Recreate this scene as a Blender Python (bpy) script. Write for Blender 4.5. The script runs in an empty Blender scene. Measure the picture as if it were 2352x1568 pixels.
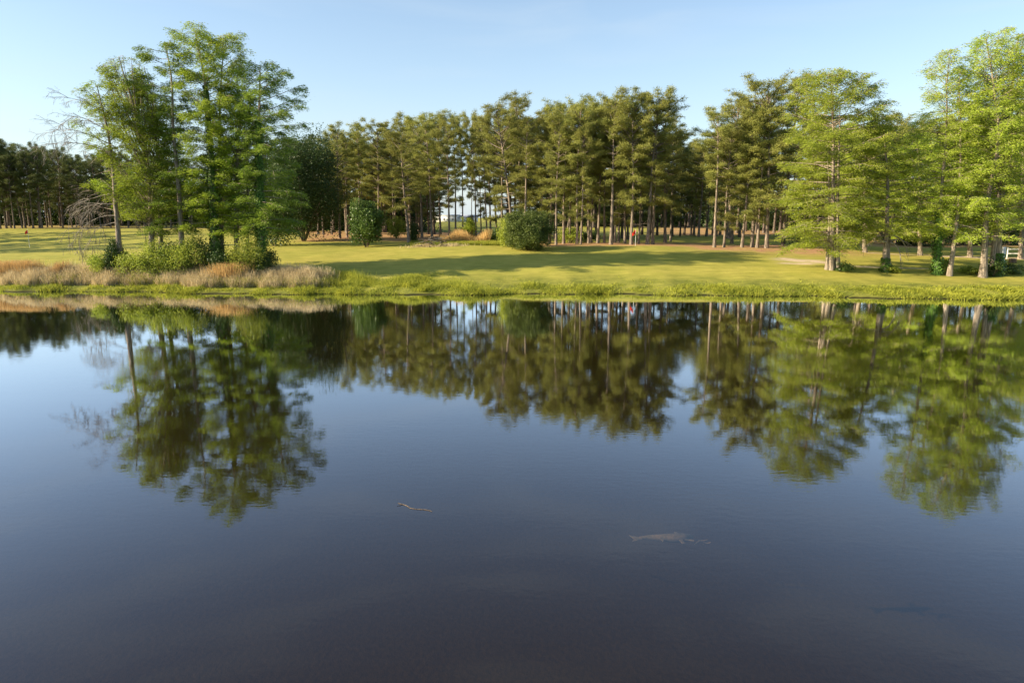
import bpy, math, random
import numpy as np
from mathutils import Vector

# ------------------------------------------------------------------ camera, sky, sun, exposure
S = bpy.context.scene
COL = S.collection
PITCH = math.radians(10.3)
CAM_H = 6.0
F = 1568.0            # focal length in the 2352-px-wide measuring frame
cam = bpy.data.cameras.new('camera')
cam.sensor_width = 36.0
cam.lens = 24.0
cam.clip_start = 0.3
cam.clip_end = 6000
co = bpy.data.objects.new('camera', cam)
co.location = (0, 0, CAM_H)
co.rotation_euler = (math.pi / 2 - PITCH, 0, 0)
COL.objects.link(co)
S.camera = co

SUN_EL = math.radians(21)
SUN_AZ = math.atan2(-0.985, -0.17)          # clockwise from +Y
w = bpy.data.worlds.new("World")
S.world = w
w.use_nodes = True
nt = w.node_tree
nt.nodes.clear()
wo = nt.nodes.new('ShaderNodeOutputWorld')
bg = nt.nodes.new('ShaderNodeBackground')
sky = nt.nodes.new('ShaderNodeTexSky')
sky.sky_type = 'NISHITA'
sky.sun_disc = False
sky.sun_elevation = SUN_EL
sky.sun_rotation = SUN_AZ
sky.altitude = 100
sky.air_density = 1.0
sky.dust_density = 0.6
sky.ozone_density = 1.5
# faint cirrus streaks, laid out by direction in the sky
tc = nt.nodes.new('ShaderNodeTexCoord')
mp = nt.nodes.new('ShaderNodeMapping')
mp.inputs['Rotation'].default_value = (0, math.radians(18), math.radians(12))
mp.inputs['Scale'].default_value = (1.6, 1.6, 9.0)
nz = nt.nodes.new('ShaderNodeTexNoise')
nz.inputs['Scale'].default_value = 2.2
nz.inputs['Detail'].default_value = 7
nz.inputs['Distortion'].default_value = 0.5
rp = nt.nodes.new('ShaderNodeValToRGB')
rp.color_ramp.elements[0].position = 0.47
rp.color_ramp.elements[0].color = (0, 0, 0, 1)
rp.color_ramp.elements[1].position = 0.85
rp.color_ramp.elements[1].color = (0.32, 0.32, 0.32, 1)
mx = nt.nodes.new('ShaderNodeMixRGB')
mx.blend_type = 'MIX'
mx.inputs['Color2'].default_value = (3.2, 3.7, 4.1, 1)
L = nt.links.new
L(tc.outputs['Generated'], mp.inputs['Vector'])
L(mp.outputs['Vector'], nz.inputs['Vector'])
L(nz.outputs['Fac'], rp.inputs['Fac'])
L(rp.outputs['Color'], mx.inputs['Fac'])
L(sky.outputs['Color'], mx.inputs['Color1'])
# pale band of thicker air low over the horizon
sx = nt.nodes.new('ShaderNodeSeparateXYZ'); L(tc.outputs['Generated'], sx.inputs[0])
e1 = nt.nodes.new('ShaderNodeMath'); e1.operation = 'MULTIPLY'; L(sx.outputs['Z'], e1.inputs[0]); e1.inputs[1].default_value = -5.5
e2 = nt.nodes.new('ShaderNodeMath'); e2.operation = 'EXPONENT'; L(e1.outputs[0], e2.inputs[0])
e3 = nt.nodes.new('ShaderNodeMath'); e3.operation = 'MULTIPLY'; L(e2.outputs[0], e3.inputs[0]); e3.inputs[1].default_value = 0.75; e3.use_clamp = True
hm = nt.nodes.new('ShaderNodeMixRGB'); L(e3.outputs[0], hm.inputs['Fac']); L(mx.outputs['Color'], hm.inputs['Color1'])
hm.inputs['Color2'].default_value = (2.95, 3.55, 4.0, 1)
L(hm.outputs['Color'], bg.inputs['Color'])
L(bg.outputs['Background'], wo.inputs['Surface'])
bg.inputs['Strength'].default_value = 0.103

sl = bpy.data.lights.new('sun', 'SUN')
sl.energy = 5.0
sl.angle = math.radians(0.5)
sl.color = (1.0, 0.84, 0.60)
so = bpy.data.objects.new('sun', sl)
sd = Vector((math.sin(SUN_AZ) * math.cos(SUN_EL), math.cos(SUN_AZ) * math.cos(SUN_EL), math.sin(SUN_EL)))
so.rotation_euler = sd.to_track_quat('Z', 'Y').to_euler()
so.location = (-60, -10, 60)
COL.objects.link(so)

S.view_settings.view_transform = 'Standard'
S.view_settings.look = 'None'
S.view_settings.exposure = 1.2
S.view_settings.gamma = 1
S.render.engine = 'CYCLES'
S.cycles.max_bounces = 6
S.cycles.diffuse_bounces = 3
S.cycles.glossy_bounces = 3
S.cycles.transmission_bounces = 4
S.cycles.transparent_max_bounces = 8
S.cycles.use_denoising = True
S.cycles.caustics_reflective = False
S.cycles.caustics_refractive = False

CP, SP = math.cos(PITCH), math.sin(PITCH)


def zat(qy, Y):                      # height seen at image row qy when standing Y metres ahead
    v = (qy - 784.0) / F
    return CAM_H + Y * (-SP - v * CP) / (CP - v * SP)


def xat(qx, Y, z=2.0):               # sideways position seen at column qx
    return (qx - 1176.0) / F * (Y * CP + (CAM_H - z) * SP)


# ------------------------------------------------------------------ ground height
COLS = np.array([-800, 0, 500, 900, 1300, 1700, 2100, 2500, 2800, 3600.]) * .8597
SH = np.array([59, 56.2, 54.5, 53.1, 53.5, 53.6, 52, 50.6, 49.7, 48.])
YN = np.array([62, 68, 75, 82, 90, 100, 115, 130, 170, 250, 600.])
G3 = np.array([.45, .45, .45, .5, .5, .5, .55, .55, .55, .55])
GT = np.array([
    [.9, 1.2, 1.5, 1.8, 2.1, 2.6, 3.3, 4.0, 4.2, 4.2, 3.6],
    [.8, 1.1, 1.5, 1.85, 2.05, 2.0, 3.2, 4.0, 4.2, 4.2, 3.6],
    [1.3, 1.7, 2.0, 2.2, 2.4, 2.9, 3.5, 4.0, 4.2, 4.0, 3.5],
    [1.2, 1.7, 2.3, 2.6, 2.9, 3.2, 3.4, 3.6, 3.8, 3.8, 3.5],
    [1.4, 2.0, 2.7, 2.9, 3.0, 3.1, 3.2, 3.3, 3.4, 3.3, 3.4],
    [1.6, 2.3, 2.85, 2.9, 2.8, 2.9, 3.0, 3.1, 3.2, 3.3, 3.5],
    [1.6, 2.1, 2.55, 2.7, 2.7, 2.8, 2.9, 3.0, 3.2, 3.3, 3.5],
    [1.4, 1.8, 2.1, 2.2, 2.3, 2.4, 2.5, 2.6, 2.8, 3.2, 3.5],
    [1.4, 1.8, 2.1, 2.2, 2.3, 2.4, 2.5, 2.6, 2.8, 3.2, 3.5],
    [1.4, 1.8, 2.1, 2.2, 2.3, 2.4, 2.5, 2.6, 2.8, 3.2, 3.5]])


def wob(x, y):
    return (np.sin(x * .31 + 1.3) * np.cos(y * .27 + .4) + .6 * np.sin(x * .13 + y * .19 + 2) + .4 * np.sin(x * .57 - y * .43)
            + .25 * np.sin(x * 1.3 + 1.7 * np.sin(y * .9)))


def shore_y(q, X):
    return np.interp(q, COLS, SH) + .35 * np.sin(X * .35) + .3 * np.sin(X * .83 + 1) + .2 * np.sin(X * 2.1 + 2 + np.sin(X * .6)) + .1 * np.sin(X * 4.7)


def ground(X, Y):
    X = np.atleast_1d(np.asarray(X, float)); Y = np.atleast_1d(np.asarray(Y, float))
    q = 1176 + F * X / np.maximum(Y, 44)
    q = np.clip(q, COLS[0], COLS[-1])
    s = shore_y(q, X)
    ci = np.clip(np.searchsorted(COLS, q) - 1, 0, len(COLS) - 2)
    ct = (q - COLS[ci]) / (COLS[ci + 1] - COLS[ci])
    ct = ct * ct * (3 - 2 * ct)
    yc = np.clip(Y, YN[0], YN[-1] - .01)
    ri = np.clip(np.searchsorted(YN, yc) - 1, 0, len(YN) - 2)
    rt = (yc - YN[ri]) / (YN[ri + 1] - YN[ri])

    def row(r):
        return GT[ci, r] * (1 - ct) + GT[ci + 1, r] * ct
    # catmull-rom along distance
    r0, r1, r2, r3 = row(np.maximum(ri - 1, 0)), row(ri), row(ri + 1), row(np.minimum(ri + 2, len(YN) - 1))
    g_far = .5 * (2 * r1 + (r2 - r0) * rt + (2 * r0 - 5 * r1 + 4 * r2 - r3) * rt ** 2 + (3 * r1 - r0 - 3 * r2 + r3) * rt ** 3)
    g3 = np.interp(q, COLS, G3)
    d = Y - s
    near = np.where(d < 0, np.maximum(d * .35, -2.2),
                    np.where(d < 1.2, d / 1.2 * .24, .24 + (d - 1.2) / 1.8 * (g3 - .24)))
    a = np.clip((d - 3) / np.maximum(62 - s - 3, .5), 0, 1)
    mid = g3 + (row(0) - g3) * (a * .8 + .2 * a * a)
    g = np.where(d < 3, near, np.where(Y < 62, mid, g_far))
    amp = np.clip((d - 1) / 10, 0, 1) * np.where(Y > 300, 0, 1)
    return g + wob(X, Y) * .055 * amp


def gz(X, Y):
    return float(ground(X, Y)[0])


# ------------------------------------------------------------------ mesh helpers
class MB:
    def __init__(self):
        self.v, self.q, self.t, self.n = [], [], [], 0

    def quads(self, verts, quads, tint=None):
        self.v.append(np.asarray(verts, float)); quads = np.asarray(quads, int)
        self.q.append(quads + self.n)
        self.t.append(np.full(len(quads), .5) if tint is None else np.asarray(tint, float))
        self.n += len(verts)

    def tube(self, pts, rad, sides=6, cap=False):
        pts = np.asarray(pts, float); n = len(pts)
        tan = np.gradient(pts, axis=0); tan /= np.linalg.norm(tan, axis=1)[:, None] + 1e-9
        ref = np.array([0, 0, 1.]) if abs(tan[0, 2]) < .8 else np.array([1., 0, 0])
        a = np.cross(tan, ref); a /= np.linalg.norm(a, axis=1)[:, None] + 1e-9
        b = np.cross(tan, a)
        th = np.linspace(0, 2 * math.pi, sides, endpoint=False)
        r = np.asarray(rad, float)[:, None, None]
        V = pts[:, None, :] + r * (np.cos(th)[None, :, None] * a[:, None, :] + np.sin(th)[None, :, None] * b[:, None, :])
        i = np.arange(n - 1)[:, None] * sides; j = np.arange(sides)[None, :]; k = (np.arange(sides)[None, :] + 1) % sides
        Q = np.stack([i + j, i + k, i + sides + k, i + sides + j], -1).reshape(-1, 4)
        self.quads(V.reshape(-1, 3), Q)
        if cap:
            for e, s in ((0, 1), (n - 1, -1)):
                ring = V[e]
                c = ring.mean(0)
                vs = np.vstack([ring, c])
                qs = [[(m + 1) % sides, m, sides, sides] for m in range(sides)]
                self.v.append(vs)
                for m in range(sides):
                    self.q.append(np.array([[self.n + m, self.n + (m + 1) % sides, self.n + sides, -1]]))
                    self.t.append(np.array([.5]))
                self.n += len(vs)

    def cards(self, P, D, N, Ln, W, tint):
        P = np.asarray(P, float); D = D / (np.linalg.norm(D, axis=1)[:, None] + 1e-9)
        Sd = np.cross(D, N); Sd /= np.linalg.norm(Sd, axis=1)[:, None] + 1e-9
        Ln = np.broadcast_to(Ln, (len(P),))[:, None]; W = np.broadcast_to(W, (len(P),))[:, None]
        V = np.stack([P - D * Ln * .5, P - D * Ln * .05 + Sd * W * .5, P + D * Ln * .5, P - D * Ln * .05 - Sd * W * .5], 1).reshape(-1, 3)
        Q = np.arange(len(P) * 4).reshape(-1, 4)
        self.quads(V, Q, tint)

    def blades(self, P, H, W, lean, tint):
        """upright tapering grass blades: narrow quads, wide at the foot"""
        n = len(P); az = RG.uniform(0, math.pi, n)
        s = np.stack([np.cos(az), np.sin(az), np.zeros(n)], 1) * np.broadcast_to(W, (n,))[:, None] * .5
        top = P + lean * H[:, None] + np.array([0, 0, 1.]) * H[:, None]
        V = np.stack([P - s, P + s, top + s * .35, top - s * .35], 1).reshape(-1, 3)
        self.quads(V, np.arange(n * 4).reshape(-1, 4), tint)

    def box(self, x0, x1, y0, y1, z0, z1):
        V = [(x, y, z) for x in (x0, x1) for y in (y0, y1) for z in (z0, z1)]
        self.quads(V, [(0, 1, 3, 2), (4, 6, 7, 5), (0, 4, 5, 1), (2, 3, 7, 6), (0, 2, 6, 4), (1, 5, 7, 3)])

    def mesh(self, name, mat, smooth=False):
        me = bpy.data.meshes.new(name)
        V = np.vstack(self.v); Q = np.vstack(self.q); T = np.concatenate(self.t)
        tri = Q[:, 3] < 0
        cnt = np.where(tri, 3, 4)
        loops = Q.reshape(-1)
        loops = loops[loops >= 0]
        me.vertices.add(len(V)); me.vertices.foreach_set('co', V.astype(np.float32).ravel())
        me.loops.add(len(loops)); me.loops.foreach_set('vertex_index', loops.astype(np.int32))
        me.polygons.add(len(Q))
        st = np.concatenate([[0], np.cumsum(cnt)[:-1]])
        me.polygons.foreach_set('loop_start', st.astype(np.int32))
        if smooth:
            me.polygons.foreach_set('use_smooth', np.ones(len(Q), bool))
        at = me.attributes.new('tint', 'FLOAT', 'FACE')
        at.data.foreach_set('value', T.astype(np.float32))
        me.update(calc_edges=True)
        me.validate(clean_customdata=False)
        me.materials.append(mat)
        return me

    def build(self, name, mat, parent=None, smooth=False):
        o = bpy.data.objects.new(name, self.mesh(name, mat, smooth))
        COL.objects.link(o)
        if parent:
            o.parent = parent
        return o


def tag(o, label=None, cat=None, group=None, kind=None):
    if label: o['label'] = label
    if cat: o['category'] = cat
    if group: o['group'] = group
    if kind: o['kind'] = kind
    return o


def thing(name, label, cat, loc=(0, 0, 0), group=None):
    o = bpy.data.objects.new(name, None)
    o.empty_display_size = .3
    COL.objects.link(o); o.location = loc
    return tag(o, label, cat, group)


RG = np.random.default_rng(7)


def rot_dir(az, el):
    return np.array([math.cos(az) * math.cos(el), math.sin(az) * math.cos(el), math.sin(el)])


# ------------------------------------------------------------------ materials
def newmat(name):
    m = bpy.data.materials.new(name); m.use_nodes = True
    n = m.node_tree; n.nodes.clear()
    out = n.nodes.new('ShaderNodeOutputMaterial')
    return m, n, out


def leafmat(name, c1, c2, transl=.35, rough=.6, scale=.5, c3=None):
    m, n, out = newmat(name)
    at = n.nodes.new('ShaderNodeAttribute'); at.attribute_name = 'tint'
    tcd = n.nodes.new('ShaderNodeTexCoord')
    no = n.nodes.new('ShaderNodeTexNoise'); no.inputs['Scale'].default_value = scale; no.inputs['Detail'].default_value = 3
    oi = n.nodes.new('ShaderNodeObjectInfo')
    ad = n.nodes.new('ShaderNodeMath'); ad.operation = 'MULTIPLY_ADD'; ad.inputs[1].default_value = .55
    sb = n.nodes.new('ShaderNodeMath'); sb.operation = 'MULTIPLY_ADD'; sb.inputs[1].default_value = .9; sb.inputs[2].default_value = -.22
    mix = n.nodes.new('ShaderNodeMixRGB')
    mix.inputs['Color1'].default_value = (*c1, 1); mix.inputs['Color2'].default_value = (*c2, 1)
    hs = n.nodes.new('ShaderNodeHueSaturation')
    vr = n.nodes.new('ShaderNodeMapRange'); vr.inputs['To Min'].default_value = .82; vr.inputs['To Max'].default_value = 1.18
    hr = n.nodes.new('ShaderNodeMapRange'); hr.inputs['To Min'].default_value = .496; hr.inputs['To Max'].default_value = .505
    df = n.nodes.new('ShaderNodeBsdfPrincipled'); df.inputs['Roughness'].default_value = rough
    df.inputs['Specular IOR Level'].default_value = .25
    tr = n.nodes.new('ShaderNodeBsdfTranslucent')
    ms = n.nodes.new('ShaderNodeMixShader'); ms.inputs['Fac'].default_value = transl
    l = n.links.new
    l(tcd.outputs['Object'], no.inputs['Vector'])
    l(no.outputs['Fac'], sb.inputs[0])
    l(at.outputs['Fac'], ad.inputs[0]); l(sb.outputs[0], ad.inputs[2])
    l(ad.outputs[0], mix.inputs['Fac'])
    l(oi.outputs['Random'], vr.inputs['Value']); l(oi.outputs['Random'], hr.inputs['Value'])
    l(mix.outputs[0], hs.inputs['Color']); l(vr.outputs[0], hs.inputs['Value']); l(hr.outputs[0], hs.inputs['Hue'])
    l(hs.outputs[0], df.inputs['Base Color']); l(hs.outputs[0], tr.inputs['Color'])
    l(df.outputs[0], ms.inputs[1]); l(tr.outputs[0], ms.inputs[2]); l(ms.outputs[0], out.inputs['Surface'])
    return m


def solidmat(name, c1, c2, scale=(4, 4, 4), rough=.85, bump=.3, contrast=(.35, .7)):
    m, n, out = newmat(name)
    tcd = n.nodes.new('ShaderNodeTexCoord'); mp_ = n.nodes.new('ShaderNodeMapping'); mp_.inputs['Scale'].default_value = scale
    no = n.nodes.new('ShaderNodeTexNoise'); no.inputs['Scale'].default_value = 1; no.inputs['Detail'].default_value = 6
    cr = n.nodes.new('ShaderNodeValToRGB')
    cr.color_ramp.elements[0].position = contrast[0]; cr.color_ramp.elements[0].color = (*c1, 1)
    cr.color_ramp.elements[1].position = contrast[1]; cr.color_ramp.elements[1].color = (*c2, 1)
    b = n.nodes.new('ShaderNodeBsdfPrincipled'); b.inputs['Roughness'].default_value = rough
    b.inputs['Specular IOR Level'].default_value = .2
    bu = n.nodes.new('ShaderNodeBump'); bu.inputs['Strength'].default_value = bump; bu.inputs['Distance'].default_value = .05
    l = n.links.new
    l(tcd.outputs['Object'], mp_.inputs['Vector']); l(mp_.outputs[0], no.inputs['Vector'])
    l(no.outputs['Fac'], cr.inputs['Fac']); l(cr.outputs[0], b.inputs['Base Color'])
    l(no.outputs['Fac'], bu.inputs['Height']); l(bu.outputs[0], b.inputs['Normal']); l(b.outputs[0], out.inputs['Surface'])
    return m


M = {}
M['pine_leaf'] = leafmat('pine_needles', (.118, .155, .036), (.46, .44, .10), .34, scale=.35)
M['pine_shaded'] = leafmat('pine_needles_shaded', (.05, .08, .022), (.19, .21, .055), .28, scale=.35)  # shaded copy of the needles: back-row shade put into the colour
M['cyp_leaf'] = leafmat('cypress_sprays', (.17, .27, .025), (.44, .52, .05), .45, scale=.45)
M['cyp_light'] = leafmat('cypress_sprays_light', (.24, .34, .035), (.56, .62, .09), .5, scale=.45)
M['cyp_leaf2'] = leafmat('cypress_sprays_green', (.11, .20, .028), (.32, .42, .045), .42, scale=.45)
M['round'] = leafmat('bush_leaves', (.05, .09, .02), (.21, .26, .055), .3, rough=.45, scale=.9)
M['ivy'] = leafmat('ivy_leaves', (.05, .12, .02), (.16, .26, .04), .25, rough=.45, scale=.8)
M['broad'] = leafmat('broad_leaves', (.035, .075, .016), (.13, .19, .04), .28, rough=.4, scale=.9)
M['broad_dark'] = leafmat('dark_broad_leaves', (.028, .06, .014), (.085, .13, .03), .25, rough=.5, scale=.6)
M['shrub'] = leafmat('shrub_leaves', (.17, .24, .03), (.46, .50, .07), .4, scale=.8)
M['lime'] = leafmat('lime_leaves', (.2, .26, .02), (.34, .38, .04), .4, scale=.9)
M['shore'] = leafmat('shore_grass', (.09, .14, .02), (.50, .49, .06), .4, rough=.7, scale=.9)
M['reed'] = leafmat('dry_reeds', (.34, .27, .14), (.86, .71, .42), .25, rough=.8, scale=.35)
M['sedge'] = leafmat('gold_sedge', (.4, .27, .11), (.72, .48, .2), .25, rough=.8, scale=.8)
M['pine_bark'] = solidmat('pine_bark', (.10, .08, .062), (.36, .29, .22), (9, 9, 2.2), bump=.8)
M['dark_bark'] = solidmat('dark_pine_bark', (.06, .048, .038), (.24, .19, .15), (9, 9, 2.2), bump=.8)  # bark darkened with the shade of the back rows; twig reuses it
M['cyp_bark'] = solidmat('cypress_bark', (.15, .12, .09), (.46, .38, .29), (12, 12, 1.6), bump=.8)
M['dead_bark'] = solidmat('dead_wood', (.2, .17, .14), (.46, .41, .34), (10, 10, 2), bump=.5)
M['brown_bark'] = solidmat('brown_wood', (.06, .045, .03), (.2, .15, .1), (10, 10, 3), bump=.6)


# ------------------------------------------------------------------ ground sheet
def grid(vals):
    return np.concatenate(vals)


gx = grid([np.linspace(-1600, -220, 14), np.linspace(-200, -72, 40), np.linspace(-70, 70, 300), np.linspace(72, 200, 40), np.linspace(220, 1600, 14)])
gy = grid([np.linspace(-400, 30, 8), np.linspace(34, 43, 6), np.linspace(43.3, 62, 110), np.linspace(62.3, 110, 140), np.linspace(111, 200, 60), np.linspace(206, 460, 30), np.linspace(500, 3200, 14)])
XX, YY = np.meshgrid(gx, gy, indexing='ij')
ZZ = ground(XX.ravel(), YY.ravel())
ZZ = np.where(YY.ravel() < 40, -2.2, ZZ)
nxn, nyn = len(gx), len(gy)
idx = np.arange(nxn * nyn).reshape(nxn, nyn)
Q = np.stack([idx[:-1, :-1], idx[1:, :-1], idx[1:, 1:], idx[:-1, 1:]], -1).reshape(-1, 4)
Xf, Yf = XX.ravel(), YY.ravel()
qf = 1176 + F * Xf / np.maximum(Yf, 44)


def bump2(q, y, q0, q1, y0, y1, sq=40, sy=2.):
    a = 1 / (1 + np.exp(-(q - q0) / sq * 4)) * 1 / (1 + np.exp((q - q1) / sq * 4))
    b = 1 / (1 + np.exp(-(y - y0) / sy * 4)) * 1 / (1 + np.exp((y - y1) / sy * 4))
    return a * b


straw = bump2(qf, Yf, 1230, 1620, 76.5, 86) + bump2(qf, Yf, 1600, 1900, 73.5, 82) + bump2(qf, Yf, 700, 1150, 90, 125) \
    + bump2(qf, Yf, 1500, 2500, 118, 400) * .9 + bump2(qf, Yf, -900, 700, 128, 400) * .5 + bump2(qf, Yf, 1880, 2500, 86, 130) * .8
straw += .8 * np.exp(-((Xf - (xat(1905, 68))) / 9) ** 2 - ((Yf - 73) / 3) ** 2)
sand = np.zeros_like(Xf)
for (q0, q1, ya, yb, hw) in [(1780, 1900, 67.2, 65.2, .9), (1795, 1870, 64.6, 64.2, .45), (1930, 2120, 63.6, 62.2, .35), (2140, 2600, 71.5, 68.5, .8), (1980, 2160, 73.5, 72.5, .3)]:
    t = np.clip((qf - q0) / (q1 - q0), 0, 1)
    yc = ya + (yb - ya) * t
    fade = bump2(qf, Yf, q0, q1, 0, 200, 25)
    sand = np.maximum(sand, fade * np.exp(-((Yf - yc) / hw) ** 2))
sdist = Yf - shore_y(np.clip(qf, COLS[0], COLS[-1]), Xf)
rough_shade = np.clip(1 - (sdist - 4.2) / 2.5, 0, 1)
rough_shade = np.maximum(rough_shade, bump2(qf, Yf, 150, 640, 57, 66, 40, 2))
rough_shade = np.maximum(rough_shade, bump2(qf, Yf, 980, 1150, 82, 92, 40, 2))
rough_shade = np.maximum(rough_shade, .8 * bump2(qf, Yf, 950, 1230, 96, 360, 40, 4))  # dull patch on the gap turf: tree shade put into the colour
gb = MB(); gb.quads(np.stack([Xf, Yf, ZZ], 1), Q)


def ground_material():
    m, n, out = newmat('golf_ground')
    l = n.links.new
    N = n.nodes.new

    def att(a):
        x = N('ShaderNodeAttribute'); x.attribute_name = a; return x.outputs['Fac']

    def noise(scale, det=5, vec=None, sc=None, rough=.5):
        x = N('ShaderNodeTexNoise'); x.inputs['Scale'].default_value = scale; x.inputs['Detail'].default_value = det
        x.inputs['Roughness'].default_value = rough
        mpn = N('ShaderNodeMapping'); mpn.inputs['Scale'].default_value = sc or (1, 1, 1)
        l(tcg.outputs['Object'], mpn.inputs['Vector']); l(mpn.outputs[0], x.inputs['Vector'])
        return x.outputs['Fac']

    def ramp(v, p0, c0, p1, c1):
        r = N('ShaderNodeValToRGB')
        r.color_ramp.elements[0].position = p0; r.color_ramp.elements[0].color = (*c0, 1)
        r.color_ramp.elements[1].position = p1; r.color_ramp.elements[1].color = (*c1, 1)
        l(v, r.inputs['Fac']); return r.outputs['Color']

    def mix(f, a, b):
        x = N('ShaderNodeMixRGB'); l(f, x.inputs['Fac']); l(a, x.inputs['Color1']); l(b, x.inputs['Color2']); return x.outputs[0]

    def math_(op, a, b):
        x = N('ShaderNodeMath'); x.operation = op
        for i, v in enumerate((a, b)):
            if isinstance(v, (int, float)): x.inputs[i].default_value = v
            else: l(v, x.inputs[i])
        return x.outputs[0]
    tcg = N('ShaderNodeTexCoord')
    big = noise(.09, 4, sc=(1, 1.6, 1))
    medn = noise(.7, 5)
    fine = noise(9, 4, rough=.7)
    mown = ramp(big, .3, (.29, .285, .048), .72, (.46, .39, .08))
    mown2 = ramp(medn, .35, (.26, .27, .044), .75, (.50, .42, .10))
    half = N('ShaderNodeMixRGB'); half.inputs['Fac'].default_value = .42; l(mown, half.inputs['Color1']); l(mown2, half.inputs['Color2'])
    fn = ramp(fine, .2, (.72, .72, .72), .8, (1.18, 1.18, 1.18))
    mul = N('ShaderNodeMixRGB'); mul.blend_type = 'MULTIPLY'; mul.inputs['Fac'].default_value = .8
    l(half.outputs[0], mul.inputs['Color1']); l(fn, mul.inputs['Color2'])
    col = mul.outputs[0]
    rough_shade_col = ramp(medn, .3, (.14, .16, .03), .75, (.34, .32, .06))
    col = mix(att('rough'), col, rough_shade_col)  # attribute holds unmown grass plus the painted shade in the gap
    strawc = ramp(fine, .3, (.28, .14, .07), .7, (.58, .34, .18))
    streak = noise(1.6, 5, sc=(.25, 1.6, 1))
    st = N('ShaderNodeMixRGB'); st.blend_type = 'MULTIPLY'; st.inputs['Fac'].default_value = .55
    l(col, st.inputs['Color1']); l(ramp(streak, .3, (.7, .74, .7), .7, (1.2, 1.18, 1.15)), st.inputs['Color2']); col = st.outputs[0]
    sf = math_('MULTIPLY', att('straw'), math_('ADD', math_('MULTIPLY', medn, 2.4), -.35))
    sfc = N('ShaderNodeClamp'); l(sf, sfc.inputs[0])
    col = mix(sfc.outputs[0], col, strawc)
    sandc = ramp(fine, .3, (.48, .36, .24), .7, (.68, .54, .38))
    sf2 = math_('MULTIPLY', att('sand'), math_('ADD', math_('MULTIPLY', medn, 3.2), -.35))
    sfc2 = N('ShaderNodeClamp'); l(sf2, sfc2.inputs[0])
    col = mix(sfc2.outputs[0], col, sandc)
    mudf = att('mud')
    mudc = ramp(fine, .3, (.018, .0155, .008), .7, (.03, .025, .013))
    col = mix(mudf, col, mudc)
    b = N('ShaderNodeBsdfPrincipled'); b.inputs['Roughness'].default_value = .9; b.inputs['Specular IOR Level'].default_value = .1
    l(col, b.inputs['Base Color'])
    bu = N('ShaderNodeBump'); bu.inputs['Strength'].default_value = .35; bu.inputs['Distance'].default_value = .08
    l(math_('ADD', fine, medn), bu.inputs['Height']); l(bu.outputs[0], b.inputs['Normal'])
    l(b.outputs[0], out.inputs['Surface'])
    return m


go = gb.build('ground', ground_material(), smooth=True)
tag(go, 'mown golf fairway and banks round the pond', 'ground', kind='structure')
for nm, arr in (('straw', straw), ('sand', sand), ('rough', rough_shade), ('mud', np.clip(1.3 - sdist / .45, 0, 1))):  # 'rough' holds unmown grass plus the painted shade in the gap
    a = go.data.attributes.new(nm, 'FLOAT', 'POINT'); a.data.foreach_set('value', np.clip(arr, 0, 1).astype(np.float32))


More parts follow.
